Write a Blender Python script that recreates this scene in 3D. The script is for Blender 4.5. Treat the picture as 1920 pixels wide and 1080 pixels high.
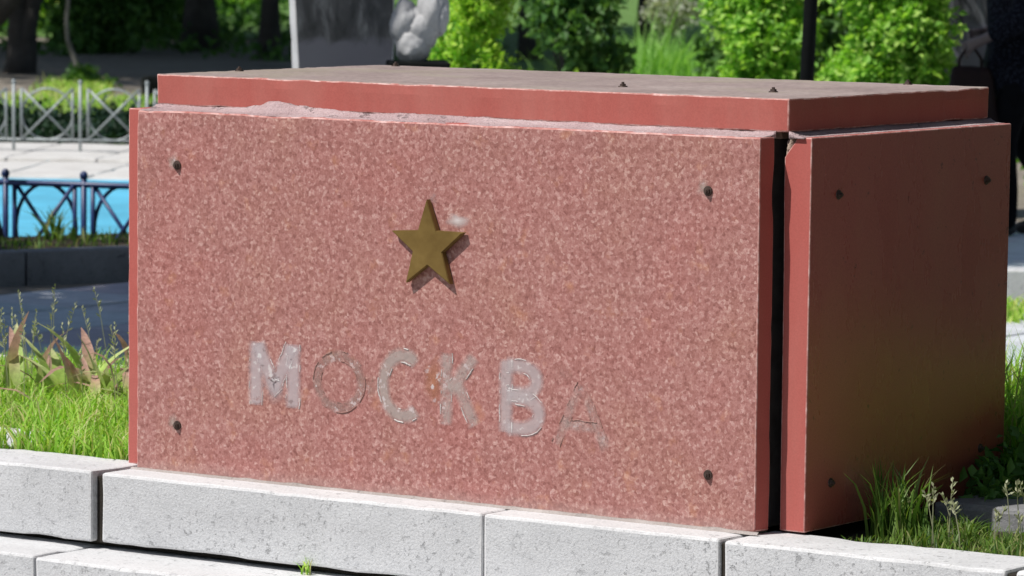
import bpy, bmesh, math, random
import numpy as np
from mathutils import Vector, Matrix, noise

for o in list(bpy.data.objects):
    bpy.data.objects.remove(o)
scene = bpy.context.scene
col = scene.collection
rad = math.radians

# ------------------------------------------------------------------ camera
FPX = 8418.1                                   # focal length in pixels of a 1920 wide picture
CAM = np.array([5.3709, -8.5595, 1.4328])
YAW, PITCH, ROLL = rad(35.2585), rad(4.96897), rad(0.54369)
_fw = np.array([-math.sin(YAW)*math.cos(PITCH), math.cos(YAW)*math.cos(PITCH), -math.sin(PITCH)])
_rt = np.array([math.cos(YAW), math.sin(YAW), 0.0])
_up = np.cross(_rt, _fw)
_c, _s = math.cos(ROLL), math.sin(ROLL)
_r, _u = _c*_rt + _s*_up, -_s*_rt + _c*_up
cd = bpy.data.cameras.new('camera')
cam = bpy.data.objects.new('camera', cd)
col.objects.link(cam)
M = Matrix.Identity(4)
for i in range(3):
    M[i][0], M[i][1], M[i][2], M[i][3] = _r[i], _u[i], -_fw[i], CAM[i]
cam.matrix_world = M
cd.sensor_width = 36.0
cd.lens = FPX/1920*36
cd.clip_start, cd.clip_end = 0.1, 3000
cd.dof.use_dof = True
cd.dof.focus_distance = 10.3
cd.dof.aperture_fstop = 11.0
scene.camera = cam

# ------------------------------------------------------------------ sky and sun
SUN_EL, SUN_SIDE = rad(54.5), rad(24)            # sun in front of the block, a little to its left
LD = Vector((math.sin(SUN_SIDE)*math.cos(SUN_EL), math.cos(SUN_SIDE)*math.cos(SUN_EL), -math.sin(SUN_EL)))
world = bpy.data.worlds.new('World')
scene.world = world
world.use_nodes = True
wn = world.node_tree
bgn = wn.nodes['Background']
sky = wn.nodes.new('ShaderNodeTexSky')
sky.sky_type = 'NISHITA'
sky.sun_disc = False
sky.sun_elevation = SUN_EL
sky.sun_rotation = math.atan2(-LD.x, -LD.y)
wn.links.new(sky.outputs[0], bgn.inputs[0])
bgn.inputs[1].default_value = 0.075
sl = bpy.data.lights.new('sun', 'SUN')
sl.energy = 4.6
sl.angle = rad(0.5)
sl.color = (1.0, 0.965, 0.92)
sun = bpy.data.objects.new('sun', sl)
col.objects.link(sun)
sun.location = (0, -20, 30)
sun.rotation_euler = LD.to_track_quat('-Z', 'Y').to_euler()
scene.view_settings.view_transform = 'Standard'
scene.view_settings.look = 'None'
scene.view_settings.gamma = 1
scene.view_settings.exposure = 0.1
scene.render.resolution_x, scene.render.resolution_y = 1024, 576

# ------------------------------------------------------------------ helpers
GZ = -0.30                                     # level of the park ground
FH = np.array([-math.sin(YAW), math.cos(YAW), 0.0])   # level heading of the view
def W(px, D, z=GZ):                            # place at distance D along the view heading, under picture column px
    p = CAM + FH*D + _rt*((px-960)/FPX*D)
    return Vector((p[0], p[1], z))
def cf(v):                                     # world -> (right, forward)
    d = np.array([v[0], v[1], 0]) - CAM
    return d @ _rt, d @ FH

def tag(o, label=None, cat=None, group=None, kind=None):
    if label: o['label'] = label
    if cat: o['category'] = cat
    if group: o['group'] = group
    if kind: o['kind'] = kind
    return o
def empty(name, loc=(0, 0, 0), rz=0.0, parent=None):
    o = bpy.data.objects.new(name, None)
    col.objects.link(o)
    o.location = loc
    o.rotation_euler = (0, 0, rz)
    o.empty_display_size = 0.1
    if parent: o.parent = parent
    return o
def link(name, me, mats, parent=None, smooth=False):
    if not isinstance(mats, (list, tuple)): mats = [mats]
    for m in mats:
        if m is not None and m.name not in [x.name for x in me.materials if x]: me.materials.append(m)
    if smooth: me.polygons.foreach_set('use_smooth', [True]*len(me.polygons))
    o = bpy.data.objects.new(name, me)
    col.objects.link(o)
    if parent: o.parent = parent
    return o
def mesh_of(V, F, name='m'):
    me = bpy.data.meshes.new(name)
    me.from_pydata(V, [], F)
    me.update()
    return me
def bm_mesh(bm, name='m'):
    me = bpy.data.meshes.new(name)
    bm.normal_update()
    bm.to_mesh(me)
    bm.free()
    return me
def block(x0, x1, y0, y1, z0, z1, bev=0.004, jit=0.0012, cell=0.03, warp=0.0, seed=0, maxcut=70):
    """a cut stone: long edges divided, bevelled, arrises chipped; bevel faces take material 1"""
    bm = bmesh.new()
    bmesh.ops.create_cube(bm, size=1.0)
    S = (x1-x0, y1-y0, z1-z0)
    C = ((x0+x1)/2, (y0+y1)/2, (z0+z1)/2)
    for v in bm.verts:
        v.co = Vector((v.co.x*S[0]+C[0], v.co.y*S[1]+C[1], v.co.z*S[2]+C[2]))
    bmesh.ops.bevel(bm, geom=bm.edges[:], offset=bev, segments=2, profile=0.5, affect='EDGES', material=1)
    for ax in range(3):
        n = min(maxcut, int(S[ax]/cell))
        if n < 1: continue
        for k in range(1, n):
            p = [C[0], C[1], C[2]]
            p[ax] = C[ax]-S[ax]/2 + S[ax]*k/n
            no = [0, 0, 0]; no[ax] = 1
            if ax != 0 and S[ax] < 0.25 and k % 2: continue
            bmesh.ops.bisect_plane(bm, geom=bm.verts[:]+bm.edges[:]+bm.faces[:], plane_co=p, plane_no=no)
    rng = random.Random(seed)
    off = Vector((seed*3.7, seed*1.3, seed*2.1))
    edgev = set()
    for f in bm.faces:
        if f.material_index == 1:
            for v in f.verts: edgev.add(v)
    for v in bm.verts:
        if v in edgev and jit:
            n1 = noise.noise(v.co*37+off); n2 = noise.noise(v.co*9+off)
            d = (Vector(C)-v.co)
            d = Vector((math.copysign(1, d.x) if abs(abs(v.co.x-C[0])-S[0]/2) < bev*1.5 else 0,
                        math.copysign(1, d.y) if abs(abs(v.co.y-C[1])-S[1]/2) < bev*1.5 else 0,
                        math.copysign(1, d.z) if abs(abs(v.co.z-C[2])-S[2]/2) < bev*1.5 else 0))
            v.co += d*(max(0, n1)*jit*1.6 + max(0, n2-0.1)*jit*3)
        if warp:
            v.co += Vector((0, noise.noise(v.co*3+off), noise.noise(v.co*3.3-off)))*warp
    return bm_mesh(bm)
def tube_data(path, radii, n=8, V=None, F=None, cap=True):
    if V is None: V, F = [], []
    P = [Vector(p) for p in path]
    base = len(V)
    prev = None
    for i, p in enumerate(P):
        t = (P[min(i+1, len(P)-1)]-P[max(i-1, 0)]).normalized()
        a = Vector((0, 0, 1)) if abs(t.z) < 0.9 else Vector((1, 0, 0))
        if prev is None: u = t.cross(a).normalized()
        else: u = (prev - t*prev.dot(t)).normalized()
        prev = u
        w = t.cross(u)
        r = radii[i] if isinstance(radii, (list, tuple)) else radii
        for k in range(n):
            an = 2*math.pi*k/n
            V.append(tuple(p + (u*math.cos(an)+w*math.sin(an))*r))
    for i in range(len(P)-1):
        for k in range(n):
            a, b = base+i*n+k, base+i*n+(k+1) % n
            F.append((a, b, b+n, a+n))
    if cap:
        F.append(tuple(base+k for k in range(n-1, -1, -1)))
        e = base+(len(P)-1)*n
        F.append(tuple(e+k for k in range(n)))
    return V, F
def tube(path, radii, n=8):
    V, F = tube_data(path, radii, n)
    return mesh_of(V, F)
def np_mesh(V, quads=None, tris=None):
    """fast mesh from numpy arrays"""
    me = bpy.data.meshes.new('m')
    nq = 0 if quads is None else len(quads)
    nt = 0 if tris is None else len(tris)
    me.vertices.add(len(V))
    me.vertices.foreach_set('co', np.asarray(V, np.float32).ravel())
    idx = np.concatenate([x.ravel() for x in (quads, tris) if x is not None]).astype(np.int32)
    me.loops.add(len(idx))
    me.loops.foreach_set('vertex_index', idx)
    me.polygons.add(nq+nt)
    starts = np.concatenate([np.arange(nq)*4, nq*4+np.arange(nt)*3]).astype(np.int32)
    me.polygons.foreach_set('loop_start', starts)
    me.update(calc_edges=True)
    me.validate()
    return me

def leaf_mesh(P, N, size, rng, aspect=0.55, flat=0.5):
    """P: points, N: outward directions; one folded rhombic leaf each"""
    n = len(P)
    D = rng.normal(size=(n, 3)) + N*0.6
    D /= np.linalg.norm(D, axis=1)[:, None]+1e-9
    U = rng.normal(size=(n, 3))*.7; U += np.array([0, 0, flat])+N*0.9
    U -= D*np.sum(U*D, axis=1)[:, None]
    U /= np.linalg.norm(U, axis=1)[:, None]+1e-9
    S = np.cross(D, U)
    L = size*(0.6+0.8*rng.random((n, 1)))
    Wd = L*aspect*(0.7+0.6*rng.random((n, 1)))*0.5
    fold = Wd*0.5
    V = np.empty((n, 4, 3))
    V[:, 0] = P
    V[:, 1] = P+D*L*0.5+S*Wd+U*fold
    V[:, 2] = P+D*L-U*L*0.12
    V[:, 3] = P+D*L*0.5-S*Wd+U*fold
    i = np.arange(n)[:, None]*4
    T = np.concatenate([i+np.array([[0, 1, 2]]), i+np.array([[0, 2, 3]])])
    return V.reshape(-1, 3), T
def cloud(blobs, nclump, nleaf, size, clump, seed, hollow=0.55, aspect=0.55, flat=0.5):
    """clumps of leaves spread through ellipsoid blobs (cx,cy,cz,rx,ry,rz)"""
    rng = np.random.default_rng(seed)
    B = np.array(blobs, float)
    w = B[:, 3]*B[:, 4]*B[:, 5]; w = w**0.75; w /= w.sum()
    k = rng.choice(len(B), nclump, p=w)
    d = rng.normal(size=(nclump, 3)); d /= np.linalg.norm(d, axis=1)[:, None]
    rr = hollow+(1-hollow)*rng.random((nclump, 1))**0.7
    cen = B[k, :3]+d*rr*B[k, 3:6]
    crad = clump*(0.5+rng.random(nclump))
    kk = np.repeat(np.arange(nclump), nleaf)
    q = rng.normal(size=(len(kk), 3))*0.5
    P = cen[kk]+q*crad[kk][:, None]
    N = d[kk]*0.8+np.array([0, 0, 0.35])
    V, T = leaf_mesh(P, N, size, rng, aspect, flat)
    return np_mesh(V, None, T)
def blades(pts, h, rng, width=0.004, lean=0.45, bias=None):
    """grass blades: three-step tapered and bent"""
    n = len(pts)
    an = rng.random(n)*2*math.pi
    d = np.stack([np.cos(an), np.sin(an), np.zeros(n)], 1)
    if bias is not None: d += np.asarray(bias)
    s = np.stack([-np.sin(an+rng.normal(size=n)*.6), np.cos(an+rng.normal(size=n)*.6), np.zeros(n)], 1)
    hh = np.asarray(h)*(0.55+0.7*rng.random(n))
    le = lean*(0.2+rng.random(n))
    w = width*(0.6+0.8*rng.random(n))
    V = np.empty((n, 7, 3))
    up = np.array([0, 0, 1.0])
    for i, (t, ww) in enumerate([(0, 1.0), (0.4, 0.9), (0.75, 0.6)]):
        c = pts+up*(hh*(t-0.25*le*t*t))[:, None]+d*(hh*le*t*t)[:, None]
        V[:, i*2] = c-s*(w*ww/2)[:, None]
        V[:, i*2+1] = c+s*(w*ww/2)[:, None]
    V[:, 6] = pts+up*(hh*(1-0.3*le))[:, None]+d*(hh*le*1.1)[:, None]
    i = np.arange(n)[:, None]*7
    Q = np.concatenate([i+np.array([[0, 1, 3, 2]]), i+np.array([[2, 3, 5, 4]])])
    T = i+np.array([[4, 5, 6]])
    return V.reshape(-1, 3), Q, T

# ------------------------------------------------------------------ materials
def mat(name):
    m = bpy.data.materials.new(name)
    m.use_nodes = True
    nt = m.node_tree
    b = nt.nodes['Principled BSDF']
    return m, nt, b
def N(nt, t, **kw):
    n = nt.nodes.new(t)
    for k, v in kw.items():
        if k.startswith('i_'): n.inputs[k[2:].replace('_', ' ')].default_value = v
        else: setattr(n, k, v)
    return n
def ramp(nt, src, stops, interp='LINEAR'):
    r = nt.nodes.new('ShaderNodeValToRGB')
    r.color_ramp.interpolation = interp
    e = r.color_ramp.elements
    while len(e) < len(stops): e.new(0.5)
    for i, (p, c) in enumerate(stops):
        e[i].position = p
        e[i].color = c if len(c) == 4 else (*c, 1)
    nt.links.new(src, r.inputs[0])
    return r
def mixc(nt, fac, a, b, blend='MIX'):
    m = nt.nodes.new('ShaderNodeMix')
    m.data_type = 'RGBA'; m.blend_type = blend
    for s, v in ((0, fac), (6, a), (7, b)):
        if hasattr(v, 'is_output'): nt.links.new(v, m.inputs[s])
        else: m.inputs[s].default_value = v if s == 0 else (*v, 1)
    return m.outputs[2]
def pos(nt):
    return nt.nodes.new('ShaderNodeNewGeometry').outputs['Position']
def noise_n(nt, vec, scale, detail=3, rough=0.55, dist=0.0):
    n = N(nt, 'ShaderNodeTexNoise')
    n.inputs['Scale'].default_value = scale
    n.inputs['Detail'].default_value = detail
    n.inputs['Roughness'].default_value = rough
    n.inputs['Distortion'].default_value = dist
    if vec is not None: nt.links.new(vec, n.inputs['Vector'])
    return n.outputs['Fac']
def scaled(nt, vec, s):
    m = nt.nodes.new('ShaderNodeMapping')
    m.inputs['Scale'].default_value = s
    nt.links.new(vec, m.inputs['Vector'])
    return m.outputs[0]
def bump(nt, b, h, strength=0.3, dist=0.01):
    n = N(nt, 'ShaderNodeBump')
    n.inputs['Strength'].default_value = strength
    n.inputs['Distance'].default_value = dist
    nt.links.new(h, n.inputs['Height'])
    nt.links.new(n.outputs[0], b.inputs['Normal'])

def granite_front():
    m, nt, b = mat('red_granite_speckled')
    p = pos(nt)
    ga = noise_n(nt, p, 70, 4, 0.8, 0.3)
    vc = N(nt, 'ShaderNodeTexVoronoi'); vc.inputs['Scale'].default_value = 135
    nt.links.new(p, vc.inputs['Vector'])
    bw = N(nt, 'ShaderNodeSeparateColor'); nt.links.new(vc.outputs['Color'], bw.inputs[0])
    gm = N(nt, 'ShaderNodeMapRange'); nt.links.new(bw.outputs[0], gm.inputs[0])
    gm.inputs[3].default_value, gm.inputs[4].default_value = .30, .70
    gx = N(nt, 'ShaderNodeMix'); gx.inputs[0].default_value = .5
    nt.links.new(ga, gx.inputs[2]); nt.links.new(gm.outputs[0], gx.inputs[3])
    g1 = gx.outputs[0]
    r1 = ramp(nt, g1, [(0.33, (.21, .08, .071)), (0.45, (.315, .137, .121)), (0.55, (.385, .186, .168)), (0.66, (.53, .335, .305))])
    g2 = noise_n(nt, p, 210, 2, 0.6)
    r2 = ramp(nt, g2, [(0.36, (.72, .62, .60)), (0.5, (1, 1, 1)), (0.66, (1.22, 1.24, 1.22))])
    c = mixc(nt, 0.45, r1.outputs[0], r2.outputs[0], 'MULTIPLY')
    g3 = noise_n(nt, p, 3.2, 4, 0.6)
    r3 = ramp(nt, g3, [(0.35, (1.0, 1.02, .96)), (0.5, (1, 1, 1)), (0.68, (1.02, .93, .93))])
    c = mixc(nt, 1.0, c, r3.outputs[0], 'MULTIPLY')
    # ochre iron spots
    g4 = noise_n(nt, p, 16, 3, 0.6)
    r4 = ramp(nt, g4, [(0.60, (0, 0, 0)), (0.76, (.42, .42, .42))])
    c = mixc(nt, r4.outputs[0], c, (.52, .24, .12))
    # splash dirt near the foot, thin grey veil
    sep = N(nt, 'ShaderNodeSeparateXYZ'); nt.links.new(p, sep.inputs[0])
    mr = N(nt, 'ShaderNodeMapRange'); nt.links.new(sep.outputs['Z'], mr.inputs[0])
    mr.inputs[1].default_value, mr.inputs[2].default_value, mr.inputs[3].default_value, mr.inputs[4].default_value = 0.0, 0.035, 0.55, 0.0
    ma = N(nt, 'ShaderNodeMath', operation='MULTIPLY'); nt.links.new(mr.outputs[0], ma.inputs[0]); nt.links.new(noise_n(nt, p, 22, 4), ma.inputs[1])
    c = mixc(nt, ma.outputs[0], c, (.40, .33, .30))
    nt.links.new(c, b.inputs['Base Color'])
    b.inputs['Roughness'].default_value = 0.42
    b.inputs['Specular IOR Level'].default_value = 0.4
    bump(nt, b, g1, 0.12, 0.002)
    return m
def granite_plain(name, base, rough=0.25, dust=0.12, streak=True):
    m, nt, b = mat(name)
    p = pos(nt)
    g = noise_n(nt, p, 240, 2, 0.6)
    r = ramp(nt, g, [(0.3, tuple(x*0.92 for x in base)), (0.5, base), (0.72, tuple(min(1, x*1.08) for x in base))])
    b.inputs['Specular IOR Level'].default_value = 0.12
    big = noise_n(nt, scaled(nt, p, (5, 5, 1.2)) if streak else p, 1.6 if streak else 5, 5, 0.65)
    rb = ramp(nt, big, [(0.42, (0, 0, 0)), (0.78, (dust*3,)*3)])
    c = mixc(nt, rb.outputs[0], r.outputs[0], (.46, .25, .21))
    nt.links.new(c, b.inputs['Base Color'])
    rr = ramp(nt, big, [(0.3, (rough,)*3), (0.75, (min(1, rough+.25),)*3)])
    nt.links.new(rr.outputs[0], b.inputs['Roughness'])
    return m
def side_granite():
    """polished, with pin holes, drips and scuffs"""
    m, nt, b = mat('red_granite_polished_side')
    p = pos(nt)
    g = noise_n(nt, p, 240, 2, 0.6)
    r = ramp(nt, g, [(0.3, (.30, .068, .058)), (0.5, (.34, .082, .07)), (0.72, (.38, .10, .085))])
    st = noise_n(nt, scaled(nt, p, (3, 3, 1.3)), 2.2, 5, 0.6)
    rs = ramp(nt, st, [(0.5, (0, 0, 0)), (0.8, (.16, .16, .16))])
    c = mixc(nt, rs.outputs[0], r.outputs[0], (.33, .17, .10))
    sp = noise_n(nt, p, 38, 3, 0.7)
    r2 = ramp(nt, sp, [(0.66, (0, 0, 0)), (0.70, (.8, .8, .8))])
    c = mixc(nt, r2.outputs[0], c, (.12, .035, .03))
    r3 = ramp(nt, noise_n(nt, p, 41, 4, 0.7), [(0.70, (0, 0, 0)), (0.76, (.5, .5, .5))])
    c = mixc(nt, r3.outputs[0], c, (.45, .30, .26))
    nt.links.new(c, b.inputs['Base Color'])
    b.inputs['Specular IOR Level'].default_value = 0.35
    rr = ramp(nt, st, [(0.3, (.22,)*3), (0.75, (.36,)*3)])
    nt.links.new(rr.outputs[0], b.inputs['Roughness'])
    return m
def lid_top():
    m, nt, b = mat('weathered_lid_top')
    p = pos(nt)
    a = noise_n(nt, p, 4.5, 6, 0.65)
    r = ramp(nt, a, [(0.3, (.27, .20, .18)), (0.5, (.34, .26, .235)), (0.7, (.40, .32, .29))])
    a2 = noise_n(nt, p, 60, 4, 0.7)
    r2 = ramp(nt, a2, [(0.35, (.75, .75, .75)), (0.6, (1.1, 1.1, 1.1))])
    c = mixc(nt, 1, r.outputs[0], r2.outputs[0], 'MULTIPLY')
    a3 = noise_n(nt, p, 2.4, 4, 0.6)
    r3 = ramp(nt, a3, [(0.52, (0, 0, 0)), (0.68, (.55, .55, .55))])
    c = mixc(nt, r3.outputs[0], c, (.31, .275, .18))
    nt.links.new(c, b.inputs['Base Color'])
    b.inputs['Roughness'].default_value = 0.62
    bump(nt, b, a2, 0.2, 0.004)
    return m
def rough_stone(name, lo, mid, hi, scale=26, pits=True, rough=0.85, bstr=0.5, bdist=0.006):
    m, nt, b = mat(name)
    p = pos(nt)
    a = noise_n(nt, p, 4.0, 6, 0.65)
    r = ramp(nt, a, [(0.28, lo), (0.5, mid), (0.72, hi)])
    f = noise_n(nt, p, 160, 3, 0.7)
    rf = ramp(nt, f, [(0.3, (.84, .84, .84)), (0.65, (1.07, 1.07, 1.07))])
    c = mixc(nt, 1, r.outputs[0], rf.outputs[0], 'MULTIPLY')
    h = f
    if pits:
        v = noise_n(nt, p, scale, 5, 0.75, 0.2)
        rp = ramp(nt, v, [(0.575, (0, 0, 0)), (0.64, (1, 1, 1))])
        pm = noise_n(nt, p, 3.1, 2)
        rm = ramp(nt, pm, [(0.36, (.15,)*3), (0.6, (1, 1, 1))])
        mm = N(nt, 'ShaderNodeMath', operation='MULTIPLY')
        nt.links.new(rp.outputs[0], mm.inputs[0]); nt.links.new(rm.outputs[0], mm.inputs[1])
        m2 = N(nt, 'ShaderNodeMath', operation='MULTIPLY'); nt.links.new(mm.outputs[0], m2.inputs[0]); m2.inputs[1].default_value = 0.7
        c = mixc(nt, m2.outputs[0], c, tuple(x*0.36 for x in mid))
        hs = N(nt, 'ShaderNodeMath', operation='SUBTRACT')
        nt.links.new(f, hs.inputs[0]); nt.links.new(mm.outputs[0], hs.inputs[1])
        h = hs.outputs[0]
    nt.links.new(c, b.inputs['Base Color'])
    b.inputs['Roughness'].default_value = rough
    b.inputs['Specular IOR Level'].default_value = 0.25
    bump(nt, b, h, bstr, bdist)
    return m
def leafmat(name, cols, trans=0.35, rough=0.5):
    m, nt, b = mat(name)
    g = nt.nodes.new('ShaderNodeNewGeometry')
    r = ramp(nt, g.outputs['Random Per Island'], [(i/(len(cols)-1), c) for i, c in enumerate(cols)])
    nt.links.new(r.outputs[0], b.inputs['Base Color'])
    b.inputs['Roughness'].default_value = rough
    b.inputs['Specular IOR Level'].default_value = 0.3
    t = nt.nodes.new('ShaderNodeBsdfTranslucent')
    tc = mixc(nt, 1, r.outputs[0], (1.25, 1.35, .55), 'MULTIPLY')
    nt.links.new(tc, t.inputs[0])
    mx = nt.nodes.new('ShaderNodeMixShader')
    mx.inputs[0].default_value = trans
    nt.links.new(b.outputs[0], mx.inputs[1]); nt.links.new(t.outputs[0], mx.inputs[2])
    nt.links.new(mx.outputs[0], nt.nodes['Material Output'].inputs[0])
    return m
def simple(name, c, rough=0.6, metal=0.0, vary=0.15, scale=20, bstr=0.0):
    m, nt, b = mat(name)
    p = pos(nt)
    a = noise_n(nt, p, scale, 4, 0.65)
    r = ramp(nt, a, [(0.3, tuple(x*(1-vary) for x in c)), (0.7, tuple(min(1, x*(1+vary)) for x in c))])
    nt.links.new(r.outputs[0], b.inputs['Base Color'])
    b.inputs['Roughness'].default_value = rough
    b.inputs['Metallic'].default_value = metal
    if bstr: bump(nt, b, a, bstr, 0.01)
    return m
def residue(name, colr, strength, seed, scale=60, rough=0.4):
    """thin broken film of old glue: partly transparent"""
    m, nt, b = mat(name)
    p = scaled(nt, pos(nt), (1, 1, 1))
    mp = nt.nodes.new('ShaderNodeMapping'); mp.inputs['Location'].default_value = (seed*1.7, seed*.9, seed*2.3)
    nt.links.new(pos(nt), mp.inputs['Vector'])
    a = noise_n(nt, mp.outputs[0], scale, 4, 0.7)
    big = noise_n(nt, mp.outputs[0], 17, 3, 0.6)
    ad = N(nt, 'ShaderNodeMath', operation='ADD'); nt.links.new(a, ad.inputs[0]); nt.links.new(big, ad.inputs[1])
    rf = ramp(nt, ad.outputs[0], [(0.0, (0, 0, 0)), (1, (1, 1, 1))])
    mr = N(nt, 'ShaderNodeMapRange'); nt.links.new(ad.outputs[0], mr.inputs[0])
    lo = 1.22-0.55*strength
    mr.inputs[1].default_value, mr.inputs[2].default_value = lo-0.12, lo+0.20
    mr.inputs[3].default_value, mr.inputs[4].default_value = 0.01+0.05*strength, 0.15+0.38*strength
    w = noise_n(nt, mp.outputs[0], 48, 2, 0.6)
    rw = ramp(nt, w, [(0.28, tuple(x*0.55 for x in colr)), (0.36, tuple(x*.95 for x in colr)), (0.60, colr), (0.66, (.80, .78, .78))])
    nt.links.new(rw.outputs[0], b.inputs['Base Color'])
    b.inputs['Roughness'].default_value = rough
    tr = nt.nodes.new('ShaderNodeBsdfTransparent')
    mx = nt.nodes.new('ShaderNodeMixShader')
    fa = N(nt, 'ShaderNodeAttribute', attribute_name='fade')
    fm = N(nt, 'ShaderNodeMath', operation='MULTIPLY'); fm.use_clamp = True
    nt.links.new(mr.outputs[0], fm.inputs[0]); nt.links.new(fa.outputs['Fac'], fm.inputs[1])
    nt.links.new(fm.outputs[0], mx.inputs[0])
    nt.links.new(tr.outputs[0], mx.inputs[1]); nt.links.new(b.outputs[0], mx.inputs[2])
    nt.links.new(mx.outputs[0], nt.nodes['Material Output'].inputs[0])
    bump(nt, b, a, 0.5, 0.003)
    return m

G_FRONT = granite_front()
G_EDGE = granite_plain('red_granite_sawn_edge', (.40, .105, .09), 0.45, 0.06)
G_LID = granite_plain('red_granite_lid_edge', (.375, .105, .088), 0.5, 0.09)
G_SIDE = side_granite()
G_CHIP, nt, b = mat('chipped_arris')
_p = pos(nt)
_r1 = ramp(nt, noise_n(nt, _p, 34, 4, .65), [(.38, (.40, .14, .12)), (.52, (.54, .28, .25)), (.66, (.68, .45, .42))])
nt.links.new(_r1.outputs[0], b.inputs['Base Color']); b.inputs['Roughness'].default_value = .8
LID_TOP = lid_top()
MORTAR = rough_stone('pale_pink_mortar', (.30, .20, .20), (.47, .35, .355), (.62, .52, .52), 16, True, 0.9, 0.8, 0.01)
MORTAR_D = rough_stone('brown_mortar', (.20, .15, .12), (.33, .25, .20), (.42, .33, .27), 30, True)
CORE = simple('concrete_core', (.10, .09, .085), 0.9, vary=0.3)
KERB = rough_stone('pale_limestone_kerb', (.44, .445, .455), (.515, .52, .53), (.57, .575, .585), 58)
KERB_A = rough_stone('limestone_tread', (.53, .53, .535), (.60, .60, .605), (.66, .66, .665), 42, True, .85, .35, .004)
KERB_G = rough_stone('grey_concrete_kerb', (.16, .16, .165), (.21, .21, .215), (.27, .27, .275), 30)
BRASS, nt, b = mat('dull_brass')
p_ = pos(nt)
r_ = ramp(nt, noise_n(nt, p_, 14, 4, 0.6), [(0.3, (.155, .095, .022)), (0.55, (.21, .135, .036)), (0.75, (.27, .18, .055))])
nt.links.new(r_.outputs[0], b.inputs['Base Color'])
b.inputs['Metallic'].default_value = 0.45; b.inputs['Roughness'].default_value = 0.52
BOLT = simple('rusted_steel', (.085, .06, .05), 0.6, 0.6, 0.4, 90)
NAVY = simple('navy_paint', (.012, .032, .12), 0.4, vary=0.25, scale=30)
SILVER = simple('silver_paint', (.30, .33, .335), 0.45, 0.25, 0.12, 30)
BLACKM = simple('black_metal', (.006, .007, .007), 0.8, 0.0, 0.2)
BLACKM.node_tree.nodes['Principled BSDF'].inputs['Specular IOR Level'].default_value = .1
POOL = simple('pool_blue_paint', (.14, .56, .80), 0.35, vary=0.18, scale=2.2)
COPING = rough_stone('white_coping', (.52, .505, .48), (.60, .585, .56), (.66, .65, .63), 8, False)
SOIL = rough_stone('dark_soil', (.055, .042, .03), (.085, .065, .045), (.12, .095, .07), 40, False, bstr=1.0, bdist=0.03)
BARK = rough_stone('grey_brown_bark', (.07, .062, .053), (.11, .10, .088), (.17, .155, .14), 30, False, bstr=1.0, bdist=0.04)
BARK_P = rough_stone('pale_bark', (.20, .19, .165), (.30, .29, .26), (.40, .39, .36), 30, False, bstr=1.0, bdist=0.03)
GRASS_N = leafmat('fresh_grass', [(.20, .42, .04), (.30, .56, .06), (.40, .64, .10), (.55, .66, .20), (.58, .52, .28)], 0.4)
GRASS_D = leafmat('weedy_grass', [(.06, .13, .025), (.11, .21, .035), (.19, .30, .06), (.34, .33, .15)], 0.4)
GRASS_FAR = leafmat('tall_soft_grass', [(.20, .42, .09), (.30, .55, .13), (.38, .62, .18)], 0.4)
SEED = leafmat('seed_heads', [(.30, .33, .18), (.45, .45, .30)], 0.3)
SHRUB_Y = leafmat('yellow_green_leaves', [(.26, .44, .04), (.40, .62, .07), (.52, .72, .10), (.60, .74, .18)], 0.4)
SHRUB_G = leafmat('mid_green_leaves', [(.14, .32, .045), (.25, .50, .07), (.38, .64, .10), (.55, .74, .20)], 0.4)
SHRUB_D = leafmat('deep_green_leaves', [(.045, .12, .025), (.08, .19, .04), (.14, .27, .06)], 0.35)
CROWN = leafmat('tree_leaves', [(.03, .075, .014), (.05, .11, .02), (.08, .16, .03)], 0.3)
def irismat(name, base, tip, t0, t1):
    m, nt, b = mat(name)
    at = N(nt, 'ShaderNodeAttribute', attribute_name='along')
    r = ramp(nt, at.outputs['Fac'], [(0, base), (t0, base), (t1, tip), (1, tuple(x*.8 for x in tip))])
    c = mixc(nt, 1, r.outputs[0], ramp(nt, noise_n(nt, pos(nt), 60, 3), [(.3, (.75, .75, .75)), (.7, (1.15, 1.15, 1.15))]).outputs[0], 'MULTIPLY')
    nt.links.new(c, b.inputs['Base Color']); b.inputs['Roughness'].default_value = .5
    t = nt.nodes.new('ShaderNodeBsdfTranslucent'); nt.links.new(c, t.inputs[0])
    mx = nt.nodes.new('ShaderNodeMixShader'); mx.inputs[0].default_value = .35
    nt.links.new(b.outputs[0], mx.inputs[1]); nt.links.new(t.outputs[0], mx.inputs[2])
    nt.links.new(mx.outputs[0], nt.nodes['Material Output'].inputs[0])
    return m
IRIS_G = irismat('iris_leaf_green', (.44, .62, .14), (.66, .64, .36), .55, .95)
IRIS_R = irismat('iris_leaf_withered', (.48, .58, .18), (.60, .36, .29), .35, .62)
ROCKM = rough_stone('pale_grey_rock', (.40, .40, .405), (.47, .47, .475), (.54, .54, .545), 20, False, 0.8, 0.4, 0.01)

# ------------------------------------------------------------------ the setting
def sheet(name, poly, z, m, kind='structure'):
    me = mesh_of([(p[0], p[1], z) for p in poly], [tuple(range(len(poly)))])
    return tag(link(name, me, m), kind=kind)
GROUND, nt, b = mat('dusty_park_ground')
p_ = pos(nt)
r_ = ramp(nt, noise_n(nt, p_, 0.9, 6, 0.65), [(0.3, (.19, .165, .13)), (0.5, (.26, .225, .18)), (0.72, (.33, .29, .235))])
r2_ = ramp(nt, noise_n(nt, p_, 14, 5, 0.7), [(0.3, (.72, .72, .72)), (0.7, (1.1, 1.1, 1.1))])
nt.links.new(mixc(nt, 1, r_.outputs[0], r2_.outputs[0], 'MULTIPLY'), b.inputs['Base Color'])
b.inputs['Roughness'].default_value = 0.95
bump(nt, b, noise_n(nt, p_, 14, 5, 0.7), 0.6, 0.03)
LAWN, nt, b = mat('short_lawn')
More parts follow.
